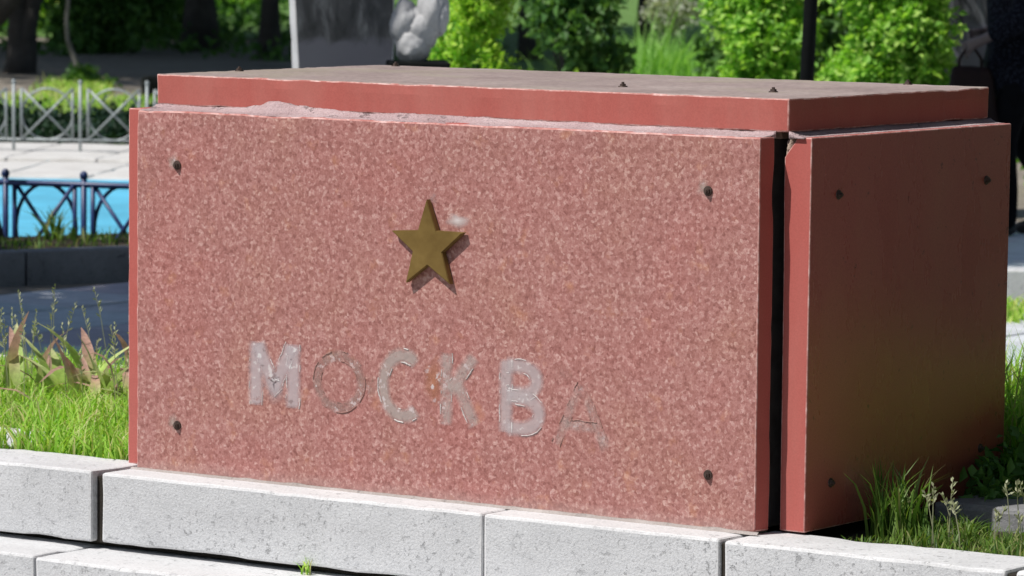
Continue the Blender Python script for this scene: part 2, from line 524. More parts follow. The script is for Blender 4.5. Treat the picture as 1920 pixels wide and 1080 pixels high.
p_ = pos(nt)
r_ = ramp(nt, noise_n(nt, p_, 3.2, 6, 0.7), [(0.3, (.09, .20, .035)), (0.5, (.15, .29, .055)), (0.72, (.22, .35, .09))])
nt.links.new(r_.outputs[0], b.inputs['Base Color'])
b.inputs['Roughness'].default_value = 0.9
bump(nt, b, noise_n(nt, p_, 30, 5, 0.7), 1.0, 0.05)

big = 900
# the park ground stands behind and around the platform of the monument; one sheet to the horizon
sheet('ground', [(-big, -big), (big, -big), (big, big), (-big, big)], -0.56, GROUND)
ring = [(-60, 1.9), (60, 1.9), (60, 6)]
tp = [(-400, 1.95), (-30, 1.95), (14, 1.95), (200, 60), (200, 400), (-400, 400)]
me = mesh_of([(x, y, GZ) for x, y in tp]+[(x, y, -.6) for x, y in tp], [(0, 1, 2, 3, 4, 5)]+[(k, k+6, k+7, k+1) for k in range(3)])
park = tag(link('terrain', me, GROUND), kind='structure')

# paved path behind the bed: slabs of two stones
PAVE, nt, b = mat('paving_slabs')
oi = N(nt, 'ShaderNodeObjectInfo')
r_ = ramp(nt, oi.outputs['Random'], [(0.0, (.50, .56, .58)), (0.45, (.56, .62, .64)), (0.55, (.46, .42, .46)), (1.0, (.62, .66, .68))])
p_ = pos(nt)
r2_ = ramp(nt, noise_n(nt, p_, 9, 6, 0.7), [(0.3, (.75, .75, .75)), (0.7, (1.1, 1.1, 1.1))])
nt.links.new(mixc(nt, 1, r_.outputs[0], r2_.outputs[0], 'MULTIPLY'), b.inputs['Base Color'])
b.inputs['Roughness'].default_value = 0.75
bump(nt, b, noise_n(nt, p_, 60, 4, 0.7), 0.3, 0.006)
K2A, K2D = Vector((-8.2, 5.45, 0)), Vector((0.39, 0.92, 0)).normalized()
K2N = Vector((-K2D.y, K2D.x, 0))               # away from the camera side
path = empty('path', (0, 0, GZ)); tag(path, kind='structure')
slab_me = block(-.295, .295, -.295, .295, -.04, .0, 0.006, 0.0, 1.0)
slab_me.materials.append(PAVE); slab_me.materials.append(PAVE)
rng_ = random.Random(5)
for i in range(-22, 6):
    for j in range(0, 20):
        c = Vector((i*0.6, 2.3+j*0.6, 0))
        rr_, fwd = cf(c)
        side = (c-K2A).dot(K2N)
        if fwd < 13.2 or fwd > (22.5 if rr_ < 1.6 else 24.5) or abs(rr_) > 4.2 or (side > -0.45 and rr_ < 1.6): continue
        nslab = globals().get('nslab', 0)+1
        if nslab > 300: continue
        o = bpy.data.objects.new('paving_slab', slab_me)
        col.objects.link(o); o.parent = path
        o.location = (c.x, c.y, 0.012+rng_.uniform(-.003, .003))
        o.rotation_euler = (rng_.uniform(-.004, .004), rng_.uniform(-.004, .004), 0)

# kerbs and steps in front of the monument
KZ = -0.178
kerb = empty('kerb'); tag(kerb, kind='structure')
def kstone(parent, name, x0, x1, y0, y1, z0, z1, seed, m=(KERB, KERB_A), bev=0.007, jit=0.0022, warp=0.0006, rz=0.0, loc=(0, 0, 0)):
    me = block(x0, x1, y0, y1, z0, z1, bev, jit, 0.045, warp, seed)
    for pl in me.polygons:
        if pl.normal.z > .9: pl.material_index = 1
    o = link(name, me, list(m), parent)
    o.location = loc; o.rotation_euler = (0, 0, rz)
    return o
spans = [(-4.6, -3.35), (-3.335, -1.872), (-1.848, -.6845), (-.680, -.028), (-.016, .704), (.722, 1.6), (1.61, 2.7), (2.71, 3.8)]
for i, (a, c) in enumerate(spans):
    dy = [0, -.012, 0, 0, 0.001, .004, 0, 0][i]
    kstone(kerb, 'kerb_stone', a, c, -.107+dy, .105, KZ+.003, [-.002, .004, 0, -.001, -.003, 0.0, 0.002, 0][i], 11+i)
# earth and bedding in the joints, coloured near black for the shade of deep gaps
DIRT_SHADE = rough_stone('joint_dirt_shade', (.012, .010, .008), (.022, .018, .014), (.04, .034, .026), 40, False)
link('joint_filling', block(-4.6, 3.8, -.06, .09, KZ-.012, KZ+.004, .002, 0, 1), [DIRT_SHADE, DIRT_SHADE], kerb)
for xa, xb in [(-3.35, -3.335), (-1.872, -1.848), (-.028, -.016), (.704, .722), (1.6, 1.61)]:
    link('joint_filling', block(xa-.004, xb+.004, -.094, .10, KZ, -.012, .002, 0, 1), [DIRT_SHADE, DIRT_SHADE], kerb)
# second row of slabs behind the kerb on the left, half grown over
for i, (a, c) in enumerate([(-4.5, -3.5), (-3.49, -2.42)]):
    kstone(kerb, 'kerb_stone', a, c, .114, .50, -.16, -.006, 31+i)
# rear kerb of the bed
for i in range(9):
    a = -6.2+i*1.05
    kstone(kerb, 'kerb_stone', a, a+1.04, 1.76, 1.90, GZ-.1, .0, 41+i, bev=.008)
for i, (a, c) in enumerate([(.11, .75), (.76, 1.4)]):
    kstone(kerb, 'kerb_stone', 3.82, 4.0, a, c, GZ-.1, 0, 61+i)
step = empty('step'); tag(step, kind='structure')
stp = [(-4.4, -3.3), (-3.29, -2.62), (-2.61, -1.905), (-1.895, -.9), (-.89, .15), (.16, 1.2), (1.21, 2.3), (2.31, 3.4)]
for i, (a, c) in enumerate(stp):
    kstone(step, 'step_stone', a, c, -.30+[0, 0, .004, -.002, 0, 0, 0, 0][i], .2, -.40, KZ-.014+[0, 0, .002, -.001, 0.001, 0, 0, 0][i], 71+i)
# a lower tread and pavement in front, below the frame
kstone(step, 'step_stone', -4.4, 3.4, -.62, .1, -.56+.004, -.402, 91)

# soil of the bed
V, F = [], []
nx, ny = 90, 24
for j in range(ny+1):
    for i in range(nx+1):
        x, y = -6+9.8*i/nx, .09+1.68*j/ny
        V.append((x, y, -.035+noise.noise((x*4, y*4, 0))*.018))
for j in range(ny):
    for i in range(nx):
        a = j*(nx+1)+i
        F.append((a, a+1, a+nx+2, a+nx+1))
tag(link('flower_bed_soil', mesh_of(V, F), SOIL), kind='structure')

# ------------------------------------------------------------------ the monument
mon = empty('monument_block')
tag(mon, 'red granite memorial block with brass star and removed city name lettering', 'monument')
link('core', block(-1.80, -.035, .10, .96, 0.0, .90, .004, 0, 1), [CORE, CORE], mon)
TH = .062
fp = block(-1.826, 0.0, 0.0, TH, .002, .90, .0035, .0016, .03, 0, 3)
fp.materials.append(G_FRONT); fp.materials.append(G_CHIP); fp.materials.append(G_EDGE)
for pl in fp.polygons:                         # ends, back and top are plain sawn faces
    if pl.material_index == 0 and pl.normal.y > -0.9: pl.material_index = 2
front = link('front_panel', fp, [], mon)
front['label'] = 'speckled red front panel with star and ghost lettering'
def loft(rings, caps=True):
    V, F = [], []
    n = len(rings[0])
    for r in rings: V += [tuple(p) for p in r]
    for i in range(len(rings)-1):
        for k in range(n):
            a, b2 = i*n+k, i*n+(k+1) % n
            F.append((a, b2, b2+n, a+n))
    if caps:
        F.append(tuple(range(n-1, -1, -1)))
        e = (len(rings)-1)*n
        F.append(tuple(e+k for k in range(n)))
    bm = bmesh.new()
    vs = [bm.verts.new(v) for v in V]
    for f in F: bm.faces.new([vs[i] for i in f])
    bmesh.ops.recalc_face_normals(bm, faces=bm.faces[:])
    return bm
# right-hand panel: broken inner corner at its front end
prof_chip = [(.016, .002), (.0825, .002), (.0845, .45), (.087, .90), (.047, .90), (.042, .889), (.033, .878), (.024, .867), (.015, .853), (.014, .77), (.015, .70), (.016, .60)]
prof_full = [(.016, .002), (.0825, .002), (.0845, .45), (.087, .90), (.055, .90), (.042, .90), (.030, .90), (.0145, .90), (.014, .86), (.014, .77), (.015, .70), (.016, .60)]
rings = [[(x, .080, z) for x, z in prof_chip], [(x*.98+.0006, .100, z) if 3 < i else (x, .100, z) for i, (x, z) in enumerate(prof_chip)],
         [(x, .135, z) for x, z in prof_full], [(x, 1.002, z) for x, z in prof_full]]
bm = loft(rings)
sharp = [e for e in bm.edges if len(e.link_faces) == 2 and e.calc_face_angle() > 0.6]
bmesh.ops.bevel(bm, geom=sharp, offset=.003, segments=2, profile=.5, affect='EDGES', material=1)
sp = bm_mesh(bm)
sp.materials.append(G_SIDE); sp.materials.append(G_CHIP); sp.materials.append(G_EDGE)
for pl in sp.polygons:
    if pl.material_index == 0 and (pl.normal.y < -.7 or pl.normal.z > .6): pl.material_index = 2
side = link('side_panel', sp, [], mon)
side['label'] = 'shaded polished right side panel with a broken front corner'
lp = block(-1.906, -1.848, .063, 1.0, .002, .899, .003, .001, .03, 0, 9)
link('side_panel', lp, [G_EDGE, G_CHIP], mon)
link('back_panel', block(-1.80, .02, .968, 1.03, .002, .898, .003, .001, .05, 0, 10), [G_SIDE, G_CHIP], mon)
lm = block(-1.823, .030, .072, .992, .9095, .987, .0040, .0014, .022, 0, 12, 90)
lm.materials.append(G_LID); lm.materials.append(G_CHIP); lm.materials.append(LID_TOP)
for pl in lm.polygons:
    if pl.normal.z > .9: pl.material_index = 2
lid = link('lid', lm, [], mon)
# core packing under the lid
link('packing', block(-1.79, -.01, .105, .955, .893, .9090, .002, 0, 1), [MORTAR_D, MORTAR_D], mon)

# mortar squeezed out on the ledge in front of the lid
def mortar_bed(x0, x1, y0, y1, nx, ny, fn, seed):
    V, F = [], []
    for j in range(ny+1):
        for i in range(nx+1):
            x, t = x0+(x1-x0)*i/nx, j/ny
            y = y0+(y1-y0)*t
            V.append((x, y, fn(x, t)))
    for j in range(ny):
        for i in range(nx):
            a = j*(nx+1)+i
            F.append((a, a+1, a+nx+2, a+nx+1))
    n0 = len(V)
    rim = [i for i in range(nx+1)] + [j*(nx+1)+nx for j in range(1, ny+1)] + [ny*(nx+1)+i for i in range(nx-1, -1, -1)] + [j*(nx+1) for j in range(ny-1, 0, -1)]
    for r in rim: V.append((V[r][0], V[r][1], .8965))
    for k in range(len(rim)):
        k2 = (k+1) % len(rim)
        F.append((rim[k2], rim[k], n0+k, n0+k2))
    F.append(tuple(n0+k for k in range(len(rim)-1, -1, -1)))
    return mesh_of(V, F)
def front_mortar(x, t):
    n1 = noise.noise((x*7, t*1.5, 3.1)); n2 = noise.noise((x*26, t*5, 7.7)); n3 = noise.noise((x*70, t*9, 1.2))
    lump = (math.exp(-((x+1.45)/.07)**2)*.015 + math.exp(-((x+1.33)/.09)**2)*.010)*(1+.5*n2) + math.exp(-((x+1.0)/.12)**2)*.006
    h = .9010 + .0100*t**3.2*(1+.35*n1) + max(0, n2)*.003*t + n3*.0012 + lump*(t**2.5)*1.1
    hole = math.exp(-(((x+.862)/.022)**2+((t-.45)/.28)**2))
    h -= hole*.02
    edge = .5+.5*noise.noise((x*13, 0, 5)) + .4*noise.noise((x*45, 0, 6))
    if t < .26*edge: h = min(h, .8995)
    return h
link('mortar', mortar_bed(-1.822, -.004, .006, .0735, 420, 14, front_mortar, 1), MORTAR, mon, True)
def side_mortar(x, t):
    return .9020+.005*(1-t)+noise.noise((x*30, t*20, 2))*.002
V, F = [], []
n = 160
sm = mortar_bed(.073, 1.0, 0, 1, n, 5, lambda y, t: .9005+.0105*(1-t)**3*(1+.3*noise.noise((y*9, 1, 4)))+noise.noise((y*30, t*3, 2))*.0006, 2)
for v in sm.vertices: v.co = Vector((.030+v.co.y*.040, v.co.x, v.co.z))
bm = bmesh.new(); bm.from_mesh(sm); bmesh.ops.recalc_face_normals(bm, faces=bm.faces[:]); bm.to_mesh(sm); bm.free()
link('mortar', sm, MORTAR, mon, True)
# mortar lump in the broken corner
def lump(c, r, seed, amp=.35, sub=3, freq=1.6):
    bm = bmesh.new()
    bmesh.ops.create_icosphere(bm, subdivisions=sub, radius=1)
    for v in bm.verts:
        k = 1+amp*noise.noise(v.co*freq+Vector((seed*3.1, 0, 0)))+amp*.5*noise.noise(v.co*freq*2.7+Vector((0, seed*1.7, 0)))
        v.co = Vector((v.co.x*r[0]*k+c[0], v.co.y*r[1]*k+c[1], v.co.z*r[2]*k+c[2]))
    return bm_mesh(bm)
link('mortar_lump', lump((.026, .112, .880), (.017, .026, .024), 2), MORTAR_D, mon, True)
link('mortar_lump', lump((.020, .094, .862), (.007, .009, .016), 4), MORTAR_D, mon, True)

V, F = [], []
for i in range(181):
    x = -1.84+1.85*i/180
    w = .007+.006*max(0, noise.noise((x*11, 3, 1)))+.002*noise.noise((x*50, 1, 1))
    hh = .006+.005*max(0, noise.noise((x*14, 8, 2)))
    V += [(x, -w, -.001), (x, -w*.45, hh*.7), (x, .001, hh), (x, .004, -.001)]
for i in range(180):
    for k in range(3): F.append((i*4+k, i*4+k+4, i*4+k+5, i*4+k+1))
link('foot_mortar', mesh_of(V, F), rough_stone('grey_foot_mortar', (.26, .22, .20), (.36, .32, .30), (.48, .44, .42), 20, True), mon, True)
# brass star
def star_mesh(R, r, e):
    bm = bmesh.new()
    ring = []
    for k in range(10):
        a = math.pi/2 + k*math.pi/5
        q = R if k % 2 == 0 else r
        ring.append((q*math.cos(a), q*math.sin(a)))
    vb = [bm.verts.new((x, 0, z)) for x, z in ring]
    vf = [bm.verts.new((x, -e, z)) for x, z in ring]
    bm.faces.new(vf); bm.faces.new(vb[::-1])
    for k in range(10): bm.faces.new((vb[k], vb[(k+1) % 10], vf[(k+1) % 10], vf[k]))
    bmesh.ops.recalc_face_normals(bm, faces=bm.faces[:])
    bmesh.ops.bevel(bm, geom=[e2 for e2 in bm.edges if all(v.co.y < -e*.5 for v in e2.verts)], offset=.0015, segments=2, affect='EDGES')
    return bm_mesh(bm)
star = link('star', star_mesh(.110, .0455, .016), BRASS, front)
star.location = (-.914, -.004, .609); star.rotation_euler = (0, rad(-1.5), 0)

# ghost letters: glue film and beads left on the stone
def el(cx, cz, rx, rz, a0, a1, n=22):
    return [(cx+rx*math.cos(rad(a0+(a1-a0)*k/n)), cz+rz*math.sin(rad(a0+(a1-a0)*k/n))) for k in range(n+1)]
STROKES = {'М': [[(.13, 0), (.13, 1)], [(.87, 0), (.87, 1)], [(.16, .97), (.5, .30), (.84, .97)]],
           'О': [el(.5, .5, .42, .42, 0, 360, 30)],
           'С': [el(.5, .5, .42, .43, 48, 312, 26)],
           'К': [[(.15, 0), (.15, 1)], [(.2, .45), (.88, .98)], [(.42, .60), (.90, .02)]],
           'В': [[(.15, 0), (.15, 1)], [(.15, .92)] + el(.48, .73, .36, .19, 90, -90, 12) + [(.15, .54)], [(.15, .50)] + el(.50, .28, .40, .21, 90, -90, 12) + [(.15, .07)]],
           'А': [[(.06, 0), (.5, .98)], [(.5, .98), (.94, 0)], [(.22, .32), (.78, .32)]]}
def glyph(ch, box, bead, mats, wid):
    bx0, bx1, bz0, bz1 = box
    V, F, fade = [], [], []
    sides = []
    for q, st in enumerate(STROKES[ch]):
        P = [Vector((bx0+(bx1-bx0)*u, -.0012-.0002*q, bz0+(bz1-bz0)*v)) for u, v in st]
        # divide long straight pieces so that the edge can waver
        D = [P[0]]
        for a, b2 in zip(P, P[1:]):
            k = max(1, int((b2-a).length/.008))
            D += [a.lerp(b2, (j+1)/k) for j in range(k)]
        closed = (D[0]-D[-1]).length < 1e-4
        L, R = [], []
        for i, p in enumerate(D):
            t = (D[min(i+1, len(D)-1)]-D[max(i-1, 0)])
            if closed and i in (0, len(D)-1): t = D[1]-D[-2]
            t.normalize()
            nn = Vector((-t.z, 0, t.x))
            w = wid/2*(1+.16*noise.noise(p*40))
            L.append(p+nn*w); R.append(p-nn*w)
        b0 = len(V)
        for a, b2 in zip(L, R): V += [tuple(a.lerp(b2, -.18)), tuple(a.lerp(b2, .25)), tuple(a.lerp(b2, .75)), tuple(a.lerp(b2, 1.18))]
        fade += [v for i in range(len(D)) for v in ((0, .35, .35, 0) if (i in (0, len(D)-1) and not closed) else (0, 1, 1, 0))]
        for i in range(len(D)-1):
            for c in range(3): F.append((b0+4*i+c, b0+4*i+c+1, b0+4*i+c+5, b0+4*i+c+4))
        sides += [L, R]
    nf = len(F)
    rg = random.Random(ord(ch))
    for S_ in sides:
        for A, B in zip(S_, S_[1:]):
            nn = noise.noise(A*34+Vector((3, 1, 0)))
            if nn < (0.16 if ch not in 'ОА' else .02): continue
            w = bead*(.45+nn*1.5)
            tube_data([A+Vector((rg.uniform(-.001, .001), 0, rg.uniform(-.001, .001))), B], [w, w*.85], 5, V, F, True)
    me = mesh_of(V, F)
    at = me.attributes.new('fade', 'FLOAT', 'POINT')
    at.data.foreach_set('value', fade+[1.0]*(len(V)-len(fade)))
    for m in mats: me.materials.append(m)
    for i, pl in enumerate(me.polygons): pl.material_index = 0 if i < nf else 1
    return me
LETTERS = [('М', (-1.464, -1.308, .190, .347), .0009, (.56, .49, .51), 1.1, .040),
           ('О', (-1.268, -1.108, .190, .340), .0014, (.36, .27, .24), .62, .024),
           ('С', (-1.066, -.926, .184, .354), .0017, (.48, .44, .41), .95, .032),
           ('К', (-.884, -.772, .184, .357), .0012, (.52, .46, .43), .75, .032),
           ('В', (-.713, -.586, .180, .353), .0010, (.56, .49, .50), 1.05, .034),
           ('А', (-.560, -.400, .164, .312), .0011, (.50, .41, .38), .50, .024)]
BEAD = rough_stone('old_glue_bead', (.50, .45, .43), (.66, .62, .60), (.80, .78, .77), 40, False, .35)
BEAD_R = rough_stone('stained_glue_bead', (.27, .14, .12), (.36, .20, .17), (.46, .30, .26), 40, True, .5)
for i, (ch, box, bead, c, s, off) in enumerate(LETTERS):
    o = link('letter_mark', glyph(ch, box, bead, [residue('glue_film_%d' % i, c, s, i+1), BEAD_R if ch in 'ОА' else BEAD], off), [], front)
    o['label'] = 'ghost of the letter ' + ch + ' in old glue'
# smears round the star and between letters
def smear(x, z, rx, rz, c, s, seed, y=-.0010):
    V, F = [(x, y, z)], []
    n = 26
    for k in range(n):
        a = 2*math.pi*k/n
        q = 1+.4*noise.noise((math.cos(a)*1.3, math.sin(a)*1.3, seed))
        V.append((x+rx*q*math.cos(a), y, z+rz*q*math.sin(a)))
    for k in range(n): F.append((0, 1+(k+1) % n, 1+k))
    me = mesh_of(V, F)
    at = me.attributes.new('fade', 'FLOAT', 'POINT'); at.data.foreach_set('value', [1.2]+[0.0]*n)
    return link('glue_smear', me, residue('smear_%d' % seed, c, s, seed), front)
smear(-.838, .672, .040, .017, (.72, .66, .65), 1.4, 21)
smear(-.912, .716, .018, .018, (.52, .45, .43), .4, 22)
smear(-.905, .285, .036, .060, (.47, .20, .11), 1.0, 23)
smear(-1.09, .262, .02, .03, (.40, .34, .27), .5, 24)
smear(-.865, .40, .03, .04, (.40, .33, .28), .25, 25)
smear(-1.386, .235, .035, .045, (.47, .40, .42), .8, 28)
smear(-.53, .33, .03, .022, (.45, .34, .30), .3, 26)
smear(-.415, .175, .022, .022, (.50, .42, .40), .4, 27)

# anchor bolts
def bolt_mesh(r, h):
    bm = bmesh.new()
    bmesh.ops.create_cone(bm, cap_ends=True, segments=12, radius1=r*1.5, radius2=r*1.35, depth=h*.3, matrix=Matrix.Translation((0, 0, h*.15)))
    bmesh.ops.create_cone(bm, cap_ends=True, segments=6, radius1=r, radius2=r*.92, depth=h*.5, matrix=Matrix.Translation((0, 0, h*.55)))
    bmesh.ops.create_cone(bm, cap_ends=True, segments=8, radius1=r*.5, radius2=r*.45, depth=h*.5, matrix=Matrix.Translation((0, 0, h*1.0)))
    return bm_mesh(bm)
bme = bolt_mesh(.0080, .010); bme.materials.append(BOLT)
for i, (x, z) in enumerate([(-1.695, .767), (-.137, .774), (-.127, .126), (-1.692, .121)]):
    o = link('bolt', bme, [], front); o.location = (x, -.0015, z); o.rotation_euler = (rad(90), 0, 0)
    if i != 2: smear(x-.014, z+.006, .02, .024, (.50, .45, .40), .8, 30+i)
for x, y, z, w in [(.0867, .20, .766, 1), (.0867, .884, .768, 1), (.0828, .19, .106, 1), (.0828, .884, .12, 1)]:
    o = link('bolt', bme, [], side); o.location = (x-.001, y, z); o.rotation_euler = (0, rad(90), 0)
for px, py in [(-.58, .307), (-.172, .328), (-1.785, .354), (-.174, .95), (-1.72, .93)]:
    o = link('bolt', bme, [], lid); o.location = (px, py, .9865); o.rotation_euler = (0, 0, px)

# ------------------------------------------------------------------ plants near the monument
rng = np.random.default_rng(4)
def scatter(n, x0, x1, y0, y1, keep=None, z=-.03):
    P = np.stack([x0+(x1-x0)*rng.random(n), y0+(y1-y0)*rng.random(n), np.full(n, z)], 1)
    if keep is not None: P = P[keep(P)]
    return P
def nz(P, f, s): return np.array([noise.noise((p[0]*f, p[1]*f, s)) for p in P])
# fresh grass left of the block
P1 = scatter(30000, -4.6, -1.90, .11, 1.75, lambda P: ~((P[:, 0] < -2.42-.25*np.abs(P[:, 1]-.3)) & (P[:, 1] < .50)))
n1 = nz(P1, 3.0, 1.0)
P1 = P1[(n1 > -.42)]
h1 = (.080+.07*np.clip(nz(P1, 2.2, 5.0)+.4, 0, 1))*np.where(P1[:, 1] > 1.2, .7, 1.0)
V, Q, T = blades(P1, h1, rng, .0055, .75)
o = link('grass', np_mesh(V, Q, T), GRASS_N)
tag(o, 'bright green grass growing left of the red block', 'grass', kind='stuff')
# seed stalks
def stalks(name, pts, hs, label, seed):
    r2 = random.Random(seed)
    V, F, Vs, Fs = [], [], [], []
    for p, h in zip(pts, hs):
        lx, ly = r2.uniform(-.2, .2), r2.uniform(-.2, .2)
        q = [Vector(p)+Vector((lx*h*t*t, ly*h*t*t, h*t)) for t in (0, .4, .75, 1)]
        tube_data(q, [.0016, .0014, .0011, .0008], 4, V, F)
        for k in range(12):
            t = .72+.28*k/12
            c = Vector(p)+Vector((lx*h*t*t, ly*h*t*t, h*t))
            d = Vector((r2.uniform(-1, 1), r2.uniform(-1, 1), r2.uniform(.3, 1.4))).normalized()
            s = d.cross(Vector((r2.uniform(-1, 1), 1, .2))).normalized()*.0028
            L = .018*(1.2-.6*(k/12))
            b0 = len(V)
            V += [tuple(c), tuple(c+d*L*.5+s), tuple(c+d*L), tuple(c+d*L*.5-s)]
            F.append((b0, b0+1, b0+2, b0+3))
    o = link(name, mesh_of(V, F), SEED)
    tag(o, label, 'grass', kind='stuff')
pts = [(rng.uniform(-3.9, -2.2), rng.uniform(.5, 1.6), -.03) for _ in range(60)]
stalks('seed_stalks', pts, [rng.uniform(.16, .34) for _ in pts], 'thin pale seed stalks standing in the left grass', 3)

# withered iris clump
iris = empty('iris_plant', (-2.98, 1.02, -.03))
tag(iris, 'clump of half withered broad leaves in the left grass', 'plant')
def blade_leaf(L, w, lean, az, twist, curl):
    V, F = [], []
    n = 7
    for i in range(n+1):
        t = i/n
        ww = w*(1-.15*t)*(math.sin(math.pi*min(1, .22+t*.80)))**.7
        if i == n: ww = .0006
        x = lean*L*t*t; z = L*(t-.28*lean*t*t-curl*max(0, t-.55)**2*2.2)
        x += curl*L*max(0, t-.55)*.5
        a = twist*t
        V += [(x-math.sin(a)*ww*.25, -ww*math.cos(a), z), (x, 0, z-ww*.25), (x+math.sin(a)*ww*.25, ww*math.cos(a), z)]
    for i in range(n):
        a = i*3
        F += [(a, a+1, a+4, a+3), (a+1, a+2, a+5, a+4)]
    ca, sa = math.cos(az), math.sin(az)
    me = mesh_of([(x*ca-y*sa, x*sa+y*ca, z) for x, y, z in V], F)
    at = me.attributes.new('along', 'FLOAT', 'POINT'); at.data.foreach_set('value', [k/n for k in range(n+1) for _ in range(3)])
    return me
rl = random.Random(8)
for k in range(30):
    withered = k % 5 in (0, 2, 3)
    me = blade_leaf(rl.uniform(.18, .33), rl.uniform(.016, .027), rl.uniform(.15, .95), rl.uniform(0, 6.28), rl.uniform(-1.2, 1.2), rl.uniform(0, .9) if withered else .1)
    o = link('leaf', me, IRIS_R if withered else IRIS_G, iris, True)
    o.location = (rl.gauss(0, .13), rl.gauss(0, .10), 0)
iris2 = empty('iris_plant', (-2.68, .98, -.03))
tag(iris2, 'low bent withered leaves in the grass close to the red block', 'plant')
for k in range(16):
    withered = k % 3 != 0
    me = blade_leaf(rl.uniform(.14, .24), rl.uniform(.011, .018), rl.uniform(.5, 1.2), rl.uniform(0, 6.28), rl.uniform(-1.2, 1.2), rl.uniform(.3, 1.0))
    o = link('leaf', me, IRIS_R if withered else IRIS_G, iris2, True)
    o.location = (rl.gauss(0, .12), rl.gauss(0, .08), 0)

# weeds on the right
P2 = scatter(5200, .16, 1.6, .10, .62)
P2 = P2[(nz(P2, 5, 2) > -.15)]
V, Q, T = blades(P2, .03+.045*np.clip(nz(P2, 4, 8)+.4, 0, 1), rng, .0045, .8)
tag(link('weeds', np_mesh(V, Q, T), GRASS_D), 'low weeds along the kerb right of the red block', 'weeds', kind='stuff')
P3 = np.concatenate([scatter(3500, -1.7, .9, 1.09, 1.74), scatter(4200, -.4, .40, 1.14, 1.74), scatter(2500, .7, 3.0, .62, 1.74)])
V, Q, T = blades(P3, .24+.26*np.clip(nz(P3, 2.5, 3)+.35, 0, 1), rng, .006, .5)
tag(link('grass', np_mesh(V, Q, T), GRASS_N), 'tall green grass behind the right end of the red block', 'grass', kind='stuff')
pts = [(rng.uniform(.3, 1.2), rng.uniform(.16, .5), -.03) for _ in range(46)]
stalks('seed_stalks', pts, [rng.uniform(.08, .17) for _ in pts], 'short seeding weeds along the right kerb', 6)
a_ = rng.random(150)*6.28; q_ = .06*rng.random(150)**.6
P4 = np.stack([.19+q_*np.cos(a_)*1.2, .31+q_*np.sin(a_), np.full(150, -.03)], 1)
V, Q, T = blades(P4, .17, rng, .0055, .55)
tuft = tag(link('grass_tuft', np_mesh(V, Q, T), GRASS_D), 'tall grass tuft sprouting at the foot of the shaded side', 'grass tuft')
wd = link('weed_clump', cloud([(.15, .90, .03, .05, .16, .07), (.15, 1.00, .05, .05, .08, .09), (.20, .72, .0, .05, .08, .05)], 90, 9, .036, .05, 66, .3), SHRUB_D)
tag(wd, 'dark leafy weed clump against the shaded side of the block', 'weeds')
# flat stone lying in the shade beside the block
fs = tag(link('flat_stone', block(.14, .48, .56, .86, -.04, .03, .012, .006, .05, .006, 5), [KERB_G, KERB_G]),
         'flat grey stone lying in the shade beside the block', 'stone')
# grass sprig in the kerb joint
a_ = rng.random(16)*6.28
P5 = np.stack([-1.196+.012*np.cos(a_), -.118+.004*np.sin(a_), np.full(16, -.192)], 1)
V, Q, T = blades(P5, .05, rng, .004, .6)
tag(link('grass_sprig', np_mesh(V, Q, T), GRASS_N), 'tiny green sprig growing from the joint under the kerb', 'grass sprig')

# ------------------------------------------------------------------ left background: second bed, fences, fountain basin
kerb2 = empty('kerb'); tag(kerb2, kind='structure')
ang2 = math.atan2(K2D.y, K2D.x)
k2me = block(0, .99, 0, .12, 0, .255, .008, .002, .1, .001, 7)
k2me.materials.append(KERB_G); k2me.materials.append(KERB_G)
for i in range(-3, 5):
    o = bpy.data.objects.new('kerb_stone', k2me); col.objects.link(o); o.parent = kerb2
    c = K2A+K2D*i
    o.location = (c.x, c.y, GZ-.10); o.rotation_euler = (0, 0, ang2)
c0, c1 = K2A-K2D*3+K2N*.12, K2A+K2D*5+K2N*.12
far = [c1+K2N*.9, c0+K2N*.9]
sheet('flower_bed_soil', [c0, c1, far[0], far[1]], -.165, SOIL)
# low dark plants on it
P6 = np.array([tuple(K2A+K2D*rng.uniform(-2.5, 4)+K2N*rng.uniform(.18, .85)) for _ in range(2600)]); P6[:, 2] = -.165
V, Q, T = blades(P6, .03+.07*np.clip(nz(P6, 3, 1)+.3, 0, 1), rng, .008, .9)
tag(link('ground_cover', np_mesh(V, Q, T), GRASS_D), 'low dry ground cover along the shaded kerb', 'ground cover', kind='stuff')
sp0 = W(95, 20.75, -.165)
P7 = np.repeat(np.array([[sp0.x, sp0.y, -.165]]), 34, 0)+rng.normal(size=(34, 3))*np.array([.03, .03, 0])
V, Q, T = blades(P7, .16, rng, .010, .7)
tag(link('spiky_plant', np_mesh(V, Q, T), GRASS_D), 'small dark spiky plant in front of the navy fence', 'plant')

